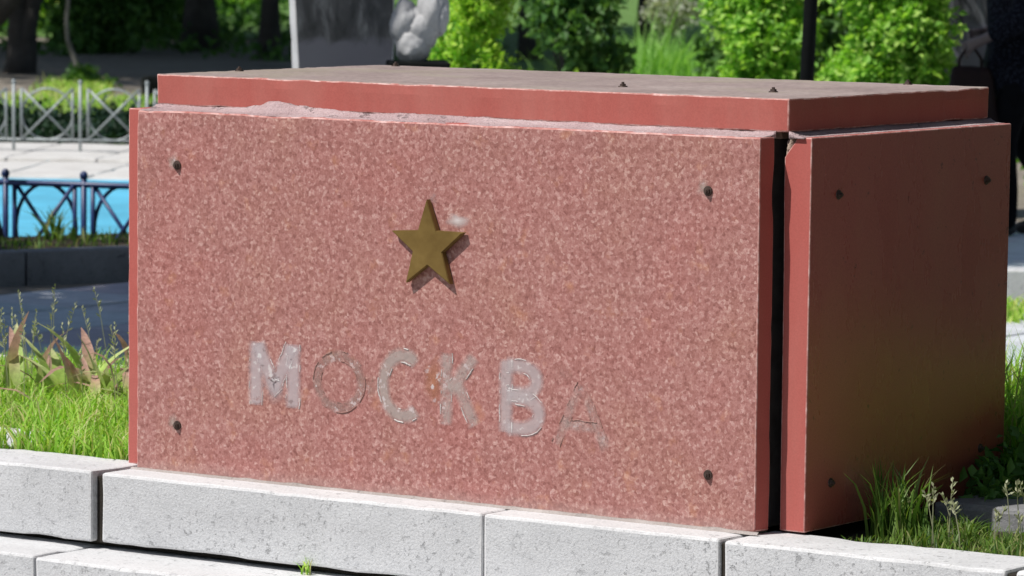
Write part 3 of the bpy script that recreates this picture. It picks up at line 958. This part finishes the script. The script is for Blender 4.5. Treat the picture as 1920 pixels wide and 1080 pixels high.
def fence(label, p0, p1, base_z, H, nper, m, r, legs, top=1.0):
    """low park fence: groups of three uprights, crossed diagonals and a ring in each field"""
    root = empty('park_fence', (p0.x, p0.y, base_z), math.atan2((p1-p0).y, (p1-p0).x))
    tag(root, label, 'fence')
    L = (p1-p0).xy.length; per = L/nper
    zb, zt = legs, H
    def part(name, pts, rr, n=6): return link(name, tube(pts, rr, n), m, root, True)
    part('rail', [(0, 0, zb), (L, 0, zb)], r)
    if top: part('rail', [(0, 0, zt-.02), (L, 0, zt-.02)], r*top)
    g = per*.115
    for i in range(nper+1):
        x = i*per
        post = part('post', [(x, 0, -.12), (x, 0, zt+.01)], r*1.35)
        fin = link('finial', lump((x, 0, zt+.022), (r*1.9, r*1.9, r*2.2), 0, 0, 2), m, post, True)
        for s in (-1, 1):
            if 0 <= x+s*g <= L: part('bar', [(x+s*g, 0, zb), (x+s*g, 0, zt-.02)], r*1.05)
        if i < nper:
            a, b2 = x+g, x+per-g
            part('diagonal', [(a, -r*.8, zb), (b2, -r*.8, zt-.02)], r*.95)
            part('diagonal', [(a, r*.8, zt-.02), (b2, r*.8, zb)], r*.95)
            cx, cz, rx, rz2 = (a+b2)/2, (zb+zt-.02)/2, (b2-a)/2, (zt-.02-zb)/2
            part('arch', [(cx+rx*math.cos(t), r*1.6, cz+rz2*math.sin(t)) for t in [math.pi*k/14 for k in range(15)]], r*.9)
            part('arch', [(cx+rx*math.cos(t), r*1.6, cz+rz2*math.sin(t)) for t in [math.pi+math.pi*k/14 for k in range(15)]], r*.9)
    return root
# navy fence: posts fall under columns 20 and 168 of the picture
D1, D2 = 21.05, 20.85
pa, pb = W(20-148*3, D1+.35), W(168+148*4, D2-.45)
fence('navy blue low park fence in front of the fountain basin', pa, pb, -.40, .50, 8, NAVY, .0105, .06, 1.5)
# silver fence on the white coping
pa, pb = W(25-125*3, 29.5), W(150+125*4, 29.15)
fence('silver grey low park fence standing on the white basin edge', pa, pb, GZ+.052, .43, 8, SILVER, .0080, .075, 0)

# fountain basin: painted floor, far wall and coping
bz = -.42
floorq = [W(-900, 22.2), W(900, 22.0), W(900, 28.75), W(-900, 29.0)]
basin = tag(empty('fountain_basin', (0, 0, 0)), 'empty fountain basin painted bright blue with white stone edge', 'fountain')
V = [tuple((p.x, p.y, bz+.125)) for p in floorq]
# the painted floor lies just above the park ground so that nothing pokes through it
link('basin_floor', mesh_of([(p.x, p.y, GZ+.012) for p in floorq], [(0, 1, 2, 3)]), POOL, basin)
cop = W(-200, 28.9); cop2 = W(700, 28.55)
def coping(px0, px1, D0, D1, depth, z0, z1, seed):
    a, b2 = W(px0, D0), W(px1, D1)
    L = (b2-a).xy.length
    o = link('coping_stone', block(0, L-.01, 0, depth, z0, z1, .012, .004, .12, .002, seed), [COPING, COPING], basin)
    o.location = (a.x, a.y, 0); o.rotation_euler = (0, 0, math.atan2((b2-a).y, (b2-a).x))
for k in range(7):
    x0 = -330+k*170
    coping(x0, x0+170, 28.75-.06*k, 28.69-.06*k, 1.7, GZ-.05, GZ+.052, 3+k)
    coping(x0-20, x0+150, 27.25-.06*k, 27.19-.06*k, 1.5, GZ-.05, GZ+.028, 23+k)

# lawns
lp_ = [W(-1400, 30.6), W(900, 30.2), W(900, 38.2), W(300, 38.6), W(60, 37.2), W(-1400, 38)]
sheet('lawn', [(p.x, p.y) for p in lp_], GZ+.012, LAWN)
lp_ = [W(-3000, 54), W(600, 54), W(900, 36), W(2600, 34), W(6000, 200), W(-6000, 200)]
sheet('lawn', [(p.x, p.y) for p in lp_], GZ+.008, LAWN)

IVY = leafmat('dark_ivy', [(.012, .035, .02), (.022, .055, .03), (.04, .08, .04)], .15)
def grass_patch(name, label, poly_fn, n, h, width, m, lean=.7, z=GZ, freq=1.5):
    P = np.array([tuple(poly_fn()) for _ in range(n)]); P[:, 2] = z
    hh = np.asarray(h)*(.55+.8*np.clip(nz(P, freq, 4)+.4, 0, 1))
    V, Q, T = blades(P, hh, rng, width, lean)
    return tag(link(name, np_mesh(V, Q, T), m), label, 'grass', kind='stuff')
U = rng.uniform
grass_patch('grass', 'sunlit yellowish lawn grass behind the silver fence', lambda: W(U(-500, 500), U(33, 38.3)), 12000, .07, .012, GRASS_N, .9)
grass_patch('grass', 'bright grass patch round the thin leaning tree', lambda: W(U(85, 190)+rng.normal()*12, 39.6+rng.normal()*.7), 1500, .10, .014, GRASS_N, .8)
grass_patch('tall_grass', 'mound of tall soft grass between the shrubs behind the block', lambda: W(1250+rng.normal()*75, 33.5+rng.normal()*1.2), 9000, .62, .016, GRASS_FAR, .55)
o = link('ground_cover', cloud([(*W(x, 31.3+.3*math.sin(x), GZ+.09), .45, .45, .13) for x in range(-420, 560, 55)], 2200, 10, .05, .08, 77, .2), IVY)
tag(o, 'dark green ground cover strip directly behind the silver fence', 'ground cover', kind='stuff')
o = link('forest_floor_plants', cloud([(*W(U(-300, 900), U(47, 72), GZ+.06), 1.2, 1.2, .14) for x in range(50)], 1400, 9, .11, .18, 78, .2), SHRUB_D)
tag(o, 'scattered dark low plants on the ground under the trees', 'undergrowth', kind='stuff')

# ------------------------------------------------------------------ trees
def crown_mesh(seed, R, H, n=1500, per=9, size=.24):
    r2 = random.Random(seed)
    bl = []
    for k in range(9):
        a = r2.uniform(0, 6.28); q = r2.uniform(.25, .75)*R
        bl.append((q*math.cos(a), q*math.sin(a), r2.uniform(-.3, .45)*H, R*r2.uniform(.38, .55), R*r2.uniform(.38, .55), H*r2.uniform(.28, .42)))
    bl.append((0, 0, .1*H, R*.6, R*.6, H*.55))
    me = cloud(bl, n, per, size, R*.16, seed, .45)
    me.materials.append(CROWN)
    return me
CR = [crown_mesh(101, 3.6, 3.6), crown_mesh(102, 4.2, 4.0), crown_mesh(103, 4.8, 4.4, 1900)]
def tree(label, base, stems, crown, cz, group=None, m=BARK, rot=0.0, cs=1.0, coff=(0, 0)):
    """stems: list of (path offsets, radii)"""
    root = empty('tree', base)
    tag(root, label, 'tree', group)
    for pth, rd in stems:
        link('trunk', tube(pth, rd, 10), m, root, True)
    if crown is not None:
        c = link('crown', CR[crown], [], root)
        c.location = (coff[0], coff[1], cz); c.rotation_euler = (0, 0, rot); c.scale = (cs, cs, cs)
    return root
def stem(r, h, lean=(0, 0), seed=0, flare=1.5):
    pth, rd = [], []
    for i in range(9):
        t = i/8
        pth.append((lean[0]*t+.06*noise.noise((t*3, seed, 0))*h*.3, lean[1]*t+.06*noise.noise((t*3, seed, 9))*h*.3, h*t-.05))
        rd.append(r*(1-.45*t)*(1+(flare-1)*math.exp(-t*h/.25)))
    return (pth, rd)
def R2(r, f, z=GZ):
    p = CAM+FH*f+_rt*r
    return Vector((p[0], p[1], z))
def cvec(r, f):                                # right/forward offset -> world xy offset
    p = _rt*r+FH*f
    return (p[0], p[1])
# shade trees outside the left edge of the picture
tree('leafy tree left of the picture shading the paved path', R2(-6.5, 14.0), [stem(.17, 5.5, (0, 0), 1)], 0, 5.9, rot=.4, cs=.9)
tree('leafy tree left of the navy fence shading the kerb', R2(-7.3, 16.7), [stem(.18, 5.5, (0, 0), 2)], 0, 5.6, rot=2.1, cs=.9)
tree('added slender tree outside the left edge, casting shade around the person', R2(-4.85, 18.1), [stem(.14, 11.5, (0, 0), 4)], 0, 12.2, rot=1.0, cs=.5)  # unseen tree added to shade the pavement and person at the right
# grey trunk at the left edge
tree('grey trunk leaning at the left edge beside the navy fence', W(-4, 20.75), [stem(.05, 4.2, cvec(-1.3, .1), 3)], None, 0, m=BARK)
# trees of the wood on the left
f1 = W(34, 43.3)
def cpath(pts):                                # (right, forward, z) offsets
    return [(*cvec(a, b2), z) for a, b2, z in pts]
tree('dark forked trunk at the far left under the trees', f1,
     [(cpath([(0, 0, -.05), (0, 0, .12), (-.02, 0, .40), (-.02, 0, .9), (-.10, 0, 2.6), (-.2, 0, 5)]), [.19, .14, .10, .085, .08, .05]),
      (cpath([(0, 0, -.05), (.04, 0, .15), (.07, 0, .42), (.17, 0, .9), (.45, .1, 2.4), (.8, .3, 5)]), [.16, .13, .095, .08, .07, .045])], 1, 6.3, rot=.3)
tree('dark trunk leaning in from the far left edge', W(-95, 42), [(cpath([(0, 0, -.05), (.08, 0, .3), (.42, 0, .62), (.8, 0, 1.1), (1.2, 0, 3), (1.3, 0, 5)]), [.2, .16, .13, .12, .1, .07])], 2, 6.6, rot=1.2)
tree('thin pale leaning trunk rising from a grassy hump', W(153, 40.6),
     [(cpath([(0, 0, -.05), (-.03, 0, .12), (-.10, 0, .30), (-.145, 0, .42), (-.155, 0, .60), (-.13, 0, .85), (-.05, 0, 1.6), (.05, 0, 3.2)]), [.05, .032, .025, .022, .02, .02, .018, .01])], None, 0, m=BARK_P)
hump = link('grassy_hump', cloud([(*W(150, 40.4, GZ+.06), .14, .14, .11), (*W(172, 40.2, GZ+.02), .22, .14, .05)], 120, 9, .06, .05, 5, .2), SHRUB_D)
tag(hump, 'small dark leafy hump at the foot of the thin leaning tree', 'shrub')
for i, (px, D, r, cr, txt) in enumerate([
        (372, 50, .17, 2, 'wide dark trunk in the middle of the shaded wood'),
        (502, 47.5, .10, 1, 'dark trunk just left of the black stele'),
        (236, 57, .20, 2, 'dark trunk deep in the shade behind the thin leaning tree'),
        (300, 62, .16, 1, 'dim trunk far back in the middle of the wood'),
        (-330, 48, .2, 2, 'tree beyond the left edge at the front of the wood'),
        (120, 66, .15, 1, 'dim trunk behind the thin leaning tree top'),
        (620, 55, .18, 2, 'tree trunk hidden behind the black stele'),
        (1095, 57, .12, 1, 'dark trunk above the dark leaves behind the block'),
        (1207, 50, .11, 1, 'dark trunk rising behind the mound of tall grass'),
        (990, 48, .10, 0, 'dark trunk behind the yellow green shrub'),
        (1480, 52, .2, 1, 'tree behind the right shrubs'),
        (1850, 50, .2, 2, 'tree far behind the person in dark clothes')]):
    tree(txt, W(px, D), [stem(r, 5.2, (0, 0), 10+i)], cr if px not in (120, 300, 236) else None, 6.0+.3*(i % 3), group='trees of the park wood', rot=i*1.1, coff=cvec(-1.2, -1.3))
# unseen trees added at the right to block sky light and darken the side panel
for i, (x, y) in enumerate([(6.4, 1.8), (7.0, 6.5), (9.8, -2.0), (8.0, 11.5), (12.0, 3.0), (9.6, -4.2)]):
    tree('added unseen tree at the right blocking sky light, number %s from the camera' % ['three', 'five', 'two', 'six', 'four', 'one'][i], (x, y, -.4), [stem(.2, 4.6 if i != 5 else 6.4, (0, 0), 40+i)], 2, 4.6 if i != 5 else 6.6, cs=1.15 if i != 5 else .95, group='added trees right of the block', rot=i*1.7)
# understorey shrubs
def shrub(label, base, blobs, ncl, per, size, clump, seed, m, hollow=.5, cat='shrub', name='shrub', group=None, stems=5, aspect=.55):
    root = empty(name, base); tag(root, label, cat, group)
    me = cloud(blobs, ncl, per, size, clump, seed, hollow, aspect)
    link('crown', me, m, root)
    r2 = random.Random(seed)
    V, F = [], []
    for k in range(stems):
        b2 = r2.choice(blobs)
        tube_data([(r2.uniform(-.08, .08), r2.uniform(-.08, .08), -.03), (b2[0]*.4, b2[1]*.4, b2[2]*.5), (b2[0], b2[1], b2[2])], [.018, .012, .006], 5, V, F)
    link('stem', mesh_of(V, F), BARK, root)
    return root
def lumpy(seed, big, n, r0, r1, zs=1.0):
    """many small leafy lumps over big ellipsoids (right, forward, z, rx, ry, rz)"""
    r2 = random.Random(seed); out = []
    for k in range(n):
        b2 = r2.choice(big)
        d = Vector((r2.gauss(0, 1), r2.gauss(0, 1)-.5, r2.gauss(0, 1))).normalized()*r2.uniform(.55, 1.08)
        r = r2.uniform(r0, r1)
        out.append((b2[0]+d.x*b2[3], b2[1]+d.y*b2[4], b2[2]+d.z*b2[5], r, r, r*zs))
    return cb(out)
def cb(lst): return [(*cvec(a, b2), z, r1, r2, r3) for a, b2, z, r1, r2, r3 in lst]
DK = 'dark shrubs under the trees'
for i, (px, D, s, txt) in enumerate([(170, 49, .5, 'dark rounded shrub behind the thin leaning trunk'), (238, 52, .8, 'large dark shrub in the shade left of the block lid'),
                                     (285, 54, 1.1, 'large black looking shrub above the left lid corner'), (318, 56, .75, 'dark shrub behind the wide dark trunk'),
                                     (442, 64, .62, 'green shrub glowing in a gap left of the stele'), (6, 58, .6, 'far bright shrub between the forked trunk and the left edge'), (100, 57, .75, 'far bright shrub between the forked trunk and the thin leaning trunk')]):
    shrub(txt, W(px, D), cb([(0, 0, .45*s, .7*s, .7*s, .5*s), (.3*s, .1, .95*s, .55*s, .55*s, .5*s), (-.35*s, 0, .8*s, .5*s, .5*s, .45*s), (0, 0, 1.4*s, .5*s, .5*s, .4*s)]),
          420, 10, .10, .16, 200+i, SHRUB_D if i < 4 else (SHRUB_G if i == 4 else SHRUB_Y), .3, group=DK)
# shrubs behind the block
YB = [(-.05, 0, .75, .20, .15, .55), (.10, 0, .85, .20, .15, .6), (0, 0, .45, .30, .22, .35), (.05, 0, 1.4, .22, .2, .4)]
shrub('upright yellow green shrub beside the pale rock', W(900, 23.5), lumpy(1, YB, 80, .035, .07, 2.6), 1500, 14, .040, .035, 301, SHRUB_Y, .4, aspect=.42)
shrub('low bright leafy shrub right of the yellow green shrub', W(1040, 24.4), lumpy(2, [(0, 0, .52, .16, .14, .22), (-.06, 0, .42, .2, .14, .3)], 26, .05, .08), 330, 12, .048, .04, 302, SHRUB_Y, .5)
shrub('dark leafy shrub in half shade above the low bright shrub', W(1085, 28.5), lumpy(3, [(-.12, 0, .70, .22, .22, .42), (.12, .1, .55, .20, .22, .40), (-.05, .1, 1.2, .3, .3, .35)], 34, .07, .12), 360, 10, .075, .06, 303, SHRUB_D, .4)
shrub('pale blossoming shrub behind the tall grass', W(1262, 39), cb([(0, 0, .78, .24, .2, .2), (-.12, 0, .72, .14, .15, .12)]), 160, 9, .05, .06, 304, leafmat('pale_blossom', [(.22, .30, .12), (.45, .47, .38), (.55, .56, .50)], .3), .35)
GB = [(-.05, 0, .55, .20, .22, .42), (.05, 0, .95, .24, .22, .40), (-.08, .1, 1.3, .22, .25, .35), (.14, 0, .45, .16, .2, .3)]
shrub('big sunlit green shrub left of the black post', W(1432, 25.2), lumpy(5, GB, 120, .05, .115), 1700, 13, .052, .05, 305, SHRUB_G, .5)
GB = [(.26, .05, .8, .10, .2, .5), (.24, .05, 1.3, .10, .2, .4), (-.16, 0, .55, .22, .22, .42), (.06, -.05, .75, .24, .22, .45), (.17, 0, .95, .14, .2, .42), (-.08, .05, 1.2, .26, .25, .4), (.18, 0, .40, .12, .2, .3)]
shrub('big sunlit green shrub right of the black post', W(1634, 24.6), lumpy(6, GB, 150, .05, .12), 2100, 13, .052, .05, 306, SHRUB_G, .5)
shrub('dark green backing shrub seen through the gap left of the black post', W(1440, 31), lumpy(8, [(0, 0, .6, .5, .3, .6), (.1, 0, 1.2, .5, .3, .5)], 60, .10, .20), 700, 11, .08, .09, 308, SHRUB_D, .4)
shrub('dark green backing shrub seen through the gap right of the black post', W(1640, 30.5), lumpy(9, [(0, 0, .6, .55, .3, .6), (.1, 0, 1.2, .55, .3, .5)], 60, .10, .20), 700, 11, .08, .09, 309, SHRUB_D, .4)
shrub('green shrub at the right behind the person', W(2010, 27), cb([(0, 0, .4, .4, .35, .4), (.1, 0, .9, .4, .3, .4)]), 400, 10, .06, .09, 307, SHRUB_G, .4)

# ------------------------------------------------------------------ steles, rock, posts
def stele_mat():
    m, nt, b = mat('black_engraved_granite')
    p = pos(nt)
    a = noise_n(nt, scaled(nt, p, (6, 6, 2.2)), 1.6, 6, .68, .8)
    r = ramp(nt, a, [(.36, (.022, .025, .028)), (.50, (.06, .064, .07)), (.64, (.15, .16, .17)), (.78, (.24, .25, .26))])
    sep = N(nt, 'ShaderNodeSeparateXYZ'); nt.links.new(p, sep.inputs[0])
    ad = N(nt, 'ShaderNodeMath', operation='ADD'); nt.links.new(sep.outputs['Z'], ad.inputs[0])
    mu = N(nt, 'ShaderNodeMath', operation='MULTIPLY'); nt.links.new(noise_n(nt, p, 14, 4), mu.inputs[0]); mu.inputs[1].default_value = .12
    nt.links.new(mu.outputs[0], ad.inputs[1])
    rm = N(nt, 'ShaderNodeMapRange'); nt.links.new(ad.outputs[0], rm.inputs[0])
    rm.inputs[1].default_value, rm.inputs[2].default_value = .80, .84
    c = mixc(nt, rm.outputs[0], (.125, .13, .155), r.outputs[0])
    nt.links.new(c, b.inputs['Base Color'])
    b.inputs['Roughness'].default_value = .28
    return m
STELE = stele_mat()
PALE_EDGE = rough_stone('pale_sawn_edge', (.50, .50, .51), (.60, .60, .61), (.68, .68, .69), 20, False)
def stele(label, base, w, th, h, rz, lean):
    root = empty('stele', base, rz); tag(root, label, 'stele')
    me = block(-w/2, w/2, 0, th, .10, h, .006, .002, .08, 0, 5)
    for v in me.vertices:
        if v.co.x < 0: v.co.x += lean*(1-(v.co.z/h))*1.0
    me.materials.append(STELE); me.materials.append(PALE_EDGE)
    for pl in me.polygons:
        if abs(pl.normal.x) > .8: pl.material_index = 1
    link('slab', me, [], root)
    link('plinth', block(-w/2-.08, w/2+.08, -.06, th+.08, -.1, .105, .008, .002, .1, 0, 6), [KERB_G, KERB_G], root)
    return root
stele('black engraved granite stele with white left edge beside the pale rock', W(632, 21.0), .53, .125, 2.1, YAW+rad(15), .12)
stele('black granite stele behind the person in dark clothes', W(1800, 25.0), .38, .10, 2.1, YAW+rad(8), .0)
rk = W(780, 20.6, 0)
bm = bmesh.new()
for ci, (cx, cz, rx, ry, rz2) in enumerate([(-.068, .02, .060, .08, .105), (.052, .085, .072, .09, .125), (-.02, -.075, .080, .09, .085), (.015, .0, .085, .08, .10), (.095, .06, .04, .07, .08)]):
    ret = bmesh.ops.create_icosphere(bm, subdivisions=4, radius=1)
    for v in ret['verts']:
        q = v.co.copy()
        k = 1+.18*noise.noise(q*1.5+Vector((ci*4.2, 0, 1)))+.14*abs(noise.noise(q*2.6+Vector((ci, 5, 0))))+.06*noise.noise(q*6)+.03*noise.noise(q*14)
        v.co = Vector((cx+q.x*rx*k, q.y*ry*k, cz+q.z*rz2*k))
rock = link('pale_rock', bm_mesh(bm), ROCKM, None, True)
rock.location = (rk.x, rk.y, .83); rock.rotation_euler = (0, rad(6), YAW)
tag(rock, 'pale grey rough rock standing right of the black stele', 'rock')
pb_ = link('rock_pedestal', block(-.14, .14, -.12, .12, 0, .985, .01, .004, .08, .002, 9), [BLACKM, BLACKM])
pb_.location = (rk.x, rk.y, GZ); pb_.rotation_euler = (0, 0, YAW+.1)
tag(pb_, 'dark pedestal under the pale grey rock', 'pedestal')
def post(name, label, base, r, h, lean, m):
    root = empty(name, base); tag(root, label, 'post')
    link('shaft', tube([(0, 0, 0), (lean[0]*.5, lean[1]*.5, h*.5), (lean[0], lean[1], h)], [r, r*.97, r*.94], 16), m, root, True)
    link('base_plate', block(-r*2.4, r*2.4, -r*2.4, r*2.4, -.01, .02, .004, 0, 1), [m, m], root)
    link('cap', lump((lean[0], lean[1], h+r*.3), (r*1.2, r*1.2, r*.9), 0, 0, 2), m, root, True)
post('metal_post', 'thick black metal post standing between the green shrubs', W(1492, 18.6), .030, 3.2, cvec(.12, 0), BLACKM)
post('metal_post', 'thin pale post far behind the mound of tall grass', W(1237, 44), .022, 2.6, (0, 0), BARK_P)
bl = link('stone_block', block(-.12, .12, -.12, .12, 0, .19, .03, .008, .05, .004, 4), [BLACKM, BLACKM])
bl.location = W(290, 38.3); bl.rotation_euler = (0, 0, YAW+.2)
tag(bl, 'low dark block on the ground at the left lid corner', 'stone block')
# pale kerb behind the right end of the block
for i in range(5):
    c = W(1868, 19.25)+Vector((*cvec(.92*i, 0), 0))
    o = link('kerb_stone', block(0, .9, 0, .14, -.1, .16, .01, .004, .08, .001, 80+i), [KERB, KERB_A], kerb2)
    o.location = (c.x, c.y, GZ); o.rotation_euler = (0, 0, YAW)
grass_patch('grass', 'green grass strip before the pale kerb at the right edge', lambda: W(U(1850, 2150), U(18.3, 19.1)), 900, .11, .01, GRASS_N, .7)

# ------------------------------------------------------------------ person in dark clothes at the right edge
def skinmesh(name, verts, edges, radii, m, parent, root_i=0, sub=2):
    me = mesh_of(verts, [])
    me = bpy.data.meshes.new(name); me.from_pydata(verts, edges, []); me.update()
    bm = bmesh.new(); bm.from_mesh(me)
    lay = bm.verts.layers.skin.verify()
    bm.verts.ensure_lookup_table()
    for i, v in enumerate(bm.verts):
        rr = radii[i]
        v[lay].radius = rr if isinstance(rr, tuple) else (rr, rr)
        v[lay].use_root = (i == root_i)
    bm.to_mesh(me); bm.free()
    o = link(name, me, m, parent)
    o.modifiers.new('skin', 'SKIN').use_smooth_shade = True
    sd = o.modifiers.new('sub', 'SUBSURF'); sd.levels = sd.render_levels = sub
    return o
SKIN = simple('skin', (.13, .10, .095), .5, vary=.08)
COATM, nt, b = mat('dark_dotted_fabric')
vo = N(nt, 'ShaderNodeTexVoronoi'); vo.inputs['Scale'].default_value = 70
nt.links.new(pos(nt), vo.inputs['Vector'])
r_ = ramp(nt, vo.outputs['Distance'], [(.22, (.030, .035, .052)), (.40, (.004, .005, .009))])
nt.links.new(r_.outputs[0], b.inputs['Base Color']); b.inputs['Roughness'].default_value = .9; b.inputs['Specular IOR Level'].default_value = .1
TROUS = simple('black_cloth', (.004, .0045, .006), .9, vary=.3)
TROUS.node_tree.nodes['Principled BSDF'].inputs['Specular IOR Level'].default_value = .1
SHOE = simple('black_leather', (.012, .011, .010), .4, vary=.2)
HAIRM = simple('dark_hair', (.02, .015, .012), .5, vary=.3)
BAGM = simple('dark_maroon_leather', (.012, .005, .005), .6, vary=.3)
BAGM.node_tree.nodes['Principled BSDF'].inputs['Specular IOR Level'].default_value = .2
pp = W(1902, 23.3)
per = empty('person', pp, math.atan2(-_rt[1], -_rt[0]))    # faces the left of the picture
tag(per, 'person in dark clothes standing at the right edge holding a bag', 'person')
bv = [(0, 0, .92), (0, 0, 1.08), (.01, 0, 1.25), (0, 0, 1.40), (.01, 0, 1.50), (.02, 0, 1.57), (.03, 0, 1.66), (.02, 0, 1.74)]
be = [(i, i+1) for i in range(7)]
br = [(.10, .08), (.085, .07), (.09, .07), (.085, .06), .05, .065, (.085, .075), .06]
def add(v, r, frm):
    bv.append(v); br.append(r); be.append((frm, len(bv)-1)); return len(bv)-1
nose = add((.125, 0, 1.635), .014, 6)
for s in (1, -1):                              # s = +1 is the near (camera) side
    k = add((.0, s*.09, .86), .095, 0)
    st = .07 if s > 0 else -.20
    k = add((st*.5+.05, s*.095, .49), .062, k)
    k = add((st-.01, s*.095, .25), .055, k)
    k = add((st, s*.095, .08), .04, k)
    k = add((st+.08, s*.10, .04), .035, k); k = add((st+.15, s*.10, .03), .028, k)
def arm(s, elbow, wrist, palm):
    k = add((0, s*.17, 1.40), .06, 3)
    k = add(elbow, .042, k); k = add(wrist, .028, k); k = add(palm, (.032, .018), k)
    d = (Vector(palm)-Vector(wrist)).normalized()
    for q in range(4):
        off = Vector((.006*(1.5-q), 0, .017*(1.5-q)))
        p0 = Vector(palm)+d*.025+off
        a_ = add(tuple(p0), .010, k)
        a_ = add(tuple(p0+Vector((.022, -s*.012, -.018))), .009, a_)
        a_ = add(tuple(p0+Vector((.008, -s*.034, -.036))), .008, a_)
    a_ = add(tuple(Vector(palm)+Vector((-.005, -s*.02, .022))), .011, k)
    add(tuple(Vector(palm)+Vector((.025, -s*.035, .014))), .009, a_)
arm(1, (-.02, .25, 1.15), (.18, .17, 1.035), (.245, .145, 1.0))
arm(-1, (-.03, -.24, 1.13), (.14, -.14, 1.06), (.20, -.10, 1.05))
skinmesh('body', bv, be, br, SKIN, per)
tv, te, tr_ = [(0, 0, .98), (0, 0, .90)], [(0, 1)], [(.155, .13), (.15, .13)]
for s in (1, -1):
    st = .07 if s > 0 else -.20
    b0 = 1
    for v, r in [((.0, s*.09, .82), .105), ((st*.5+.05, s*.095, .49), .082), ((st-.01, s*.095, .25), .075), ((st-.005, s*.095, .03), .074)]:
        tv.append(v); tr_.append(r); te.append((b0, len(tv)-1)); b0 = len(tv)-1
skinmesh('trousers', tv, te, tr_, TROUS, per)
cv = [(0, 0, 1.08), (.01, 0, 1.25), (0, 0, 1.40), (.005, 0, 1.47), (-.01, 0, .92), (-.02, 0, .60)]
ce = [(0, 1), (1, 2), (2, 3), (0, 4), (4, 5)]
cr_ = [(.17, .17), (.18, .17), (.165, .15), .08, (.19, .18), (.20, .19)]
for s, el, wr in ((1, (-.02, .25, 1.15), (.17, .175, 1.04)), (-1, (-.03, -.24, 1.13), (.13, -.145, 1.065))):
    cv += [(0, s*.175, 1.40), el, wr]; n0 = len(cv)
    cr_ += [.09, .085, .062]; ce += [(2, n0-3), (n0-3, n0-2), (n0-2, n0-1)]
skinmesh('coat', cv, ce, cr_, COATM, per)
for s in (1, -1):
    st = .07 if s > 0 else -.20
    link('shoe', lump((st+.06, s*.10, .042), (.135, .05, .045), 0, 0, 3), SHOE, per, True)
link('hair', lump((-.005, 0, 1.70), (.105, .095, .10), 3, .12, 3), HAIRM, per, True)
bagp = Vector(per.location)+Matrix.Rotation(per.rotation_euler.z, 3, 'Z') @ Vector((.255, .13, 0))
bag = empty('handbag', (bagp.x, bagp.y, GZ+.62), per.rotation_euler.z)
tag(bag, 'dark maroon handbag held by the person at the right edge', 'bag')
bgm = block(-.15, .13, -.05, .05, -.08, .27, .025, .004, .06, .004, 3)
for v in bgm.vertices: v.co.x *= 1-.25*v.co.z/.25; v.co.y *= 1-.4*v.co.z/.25
link('bag_body', bgm, [BAGM, BAGM], bag)
link('handle', tube([(-.06, 0, .24), (-.055, 0, .31), (-.02, 0, .36), (.02, 0, .36), (.055, 0, .31), (.06, 0, .24)], .008, 8), BAGM, bag, True)
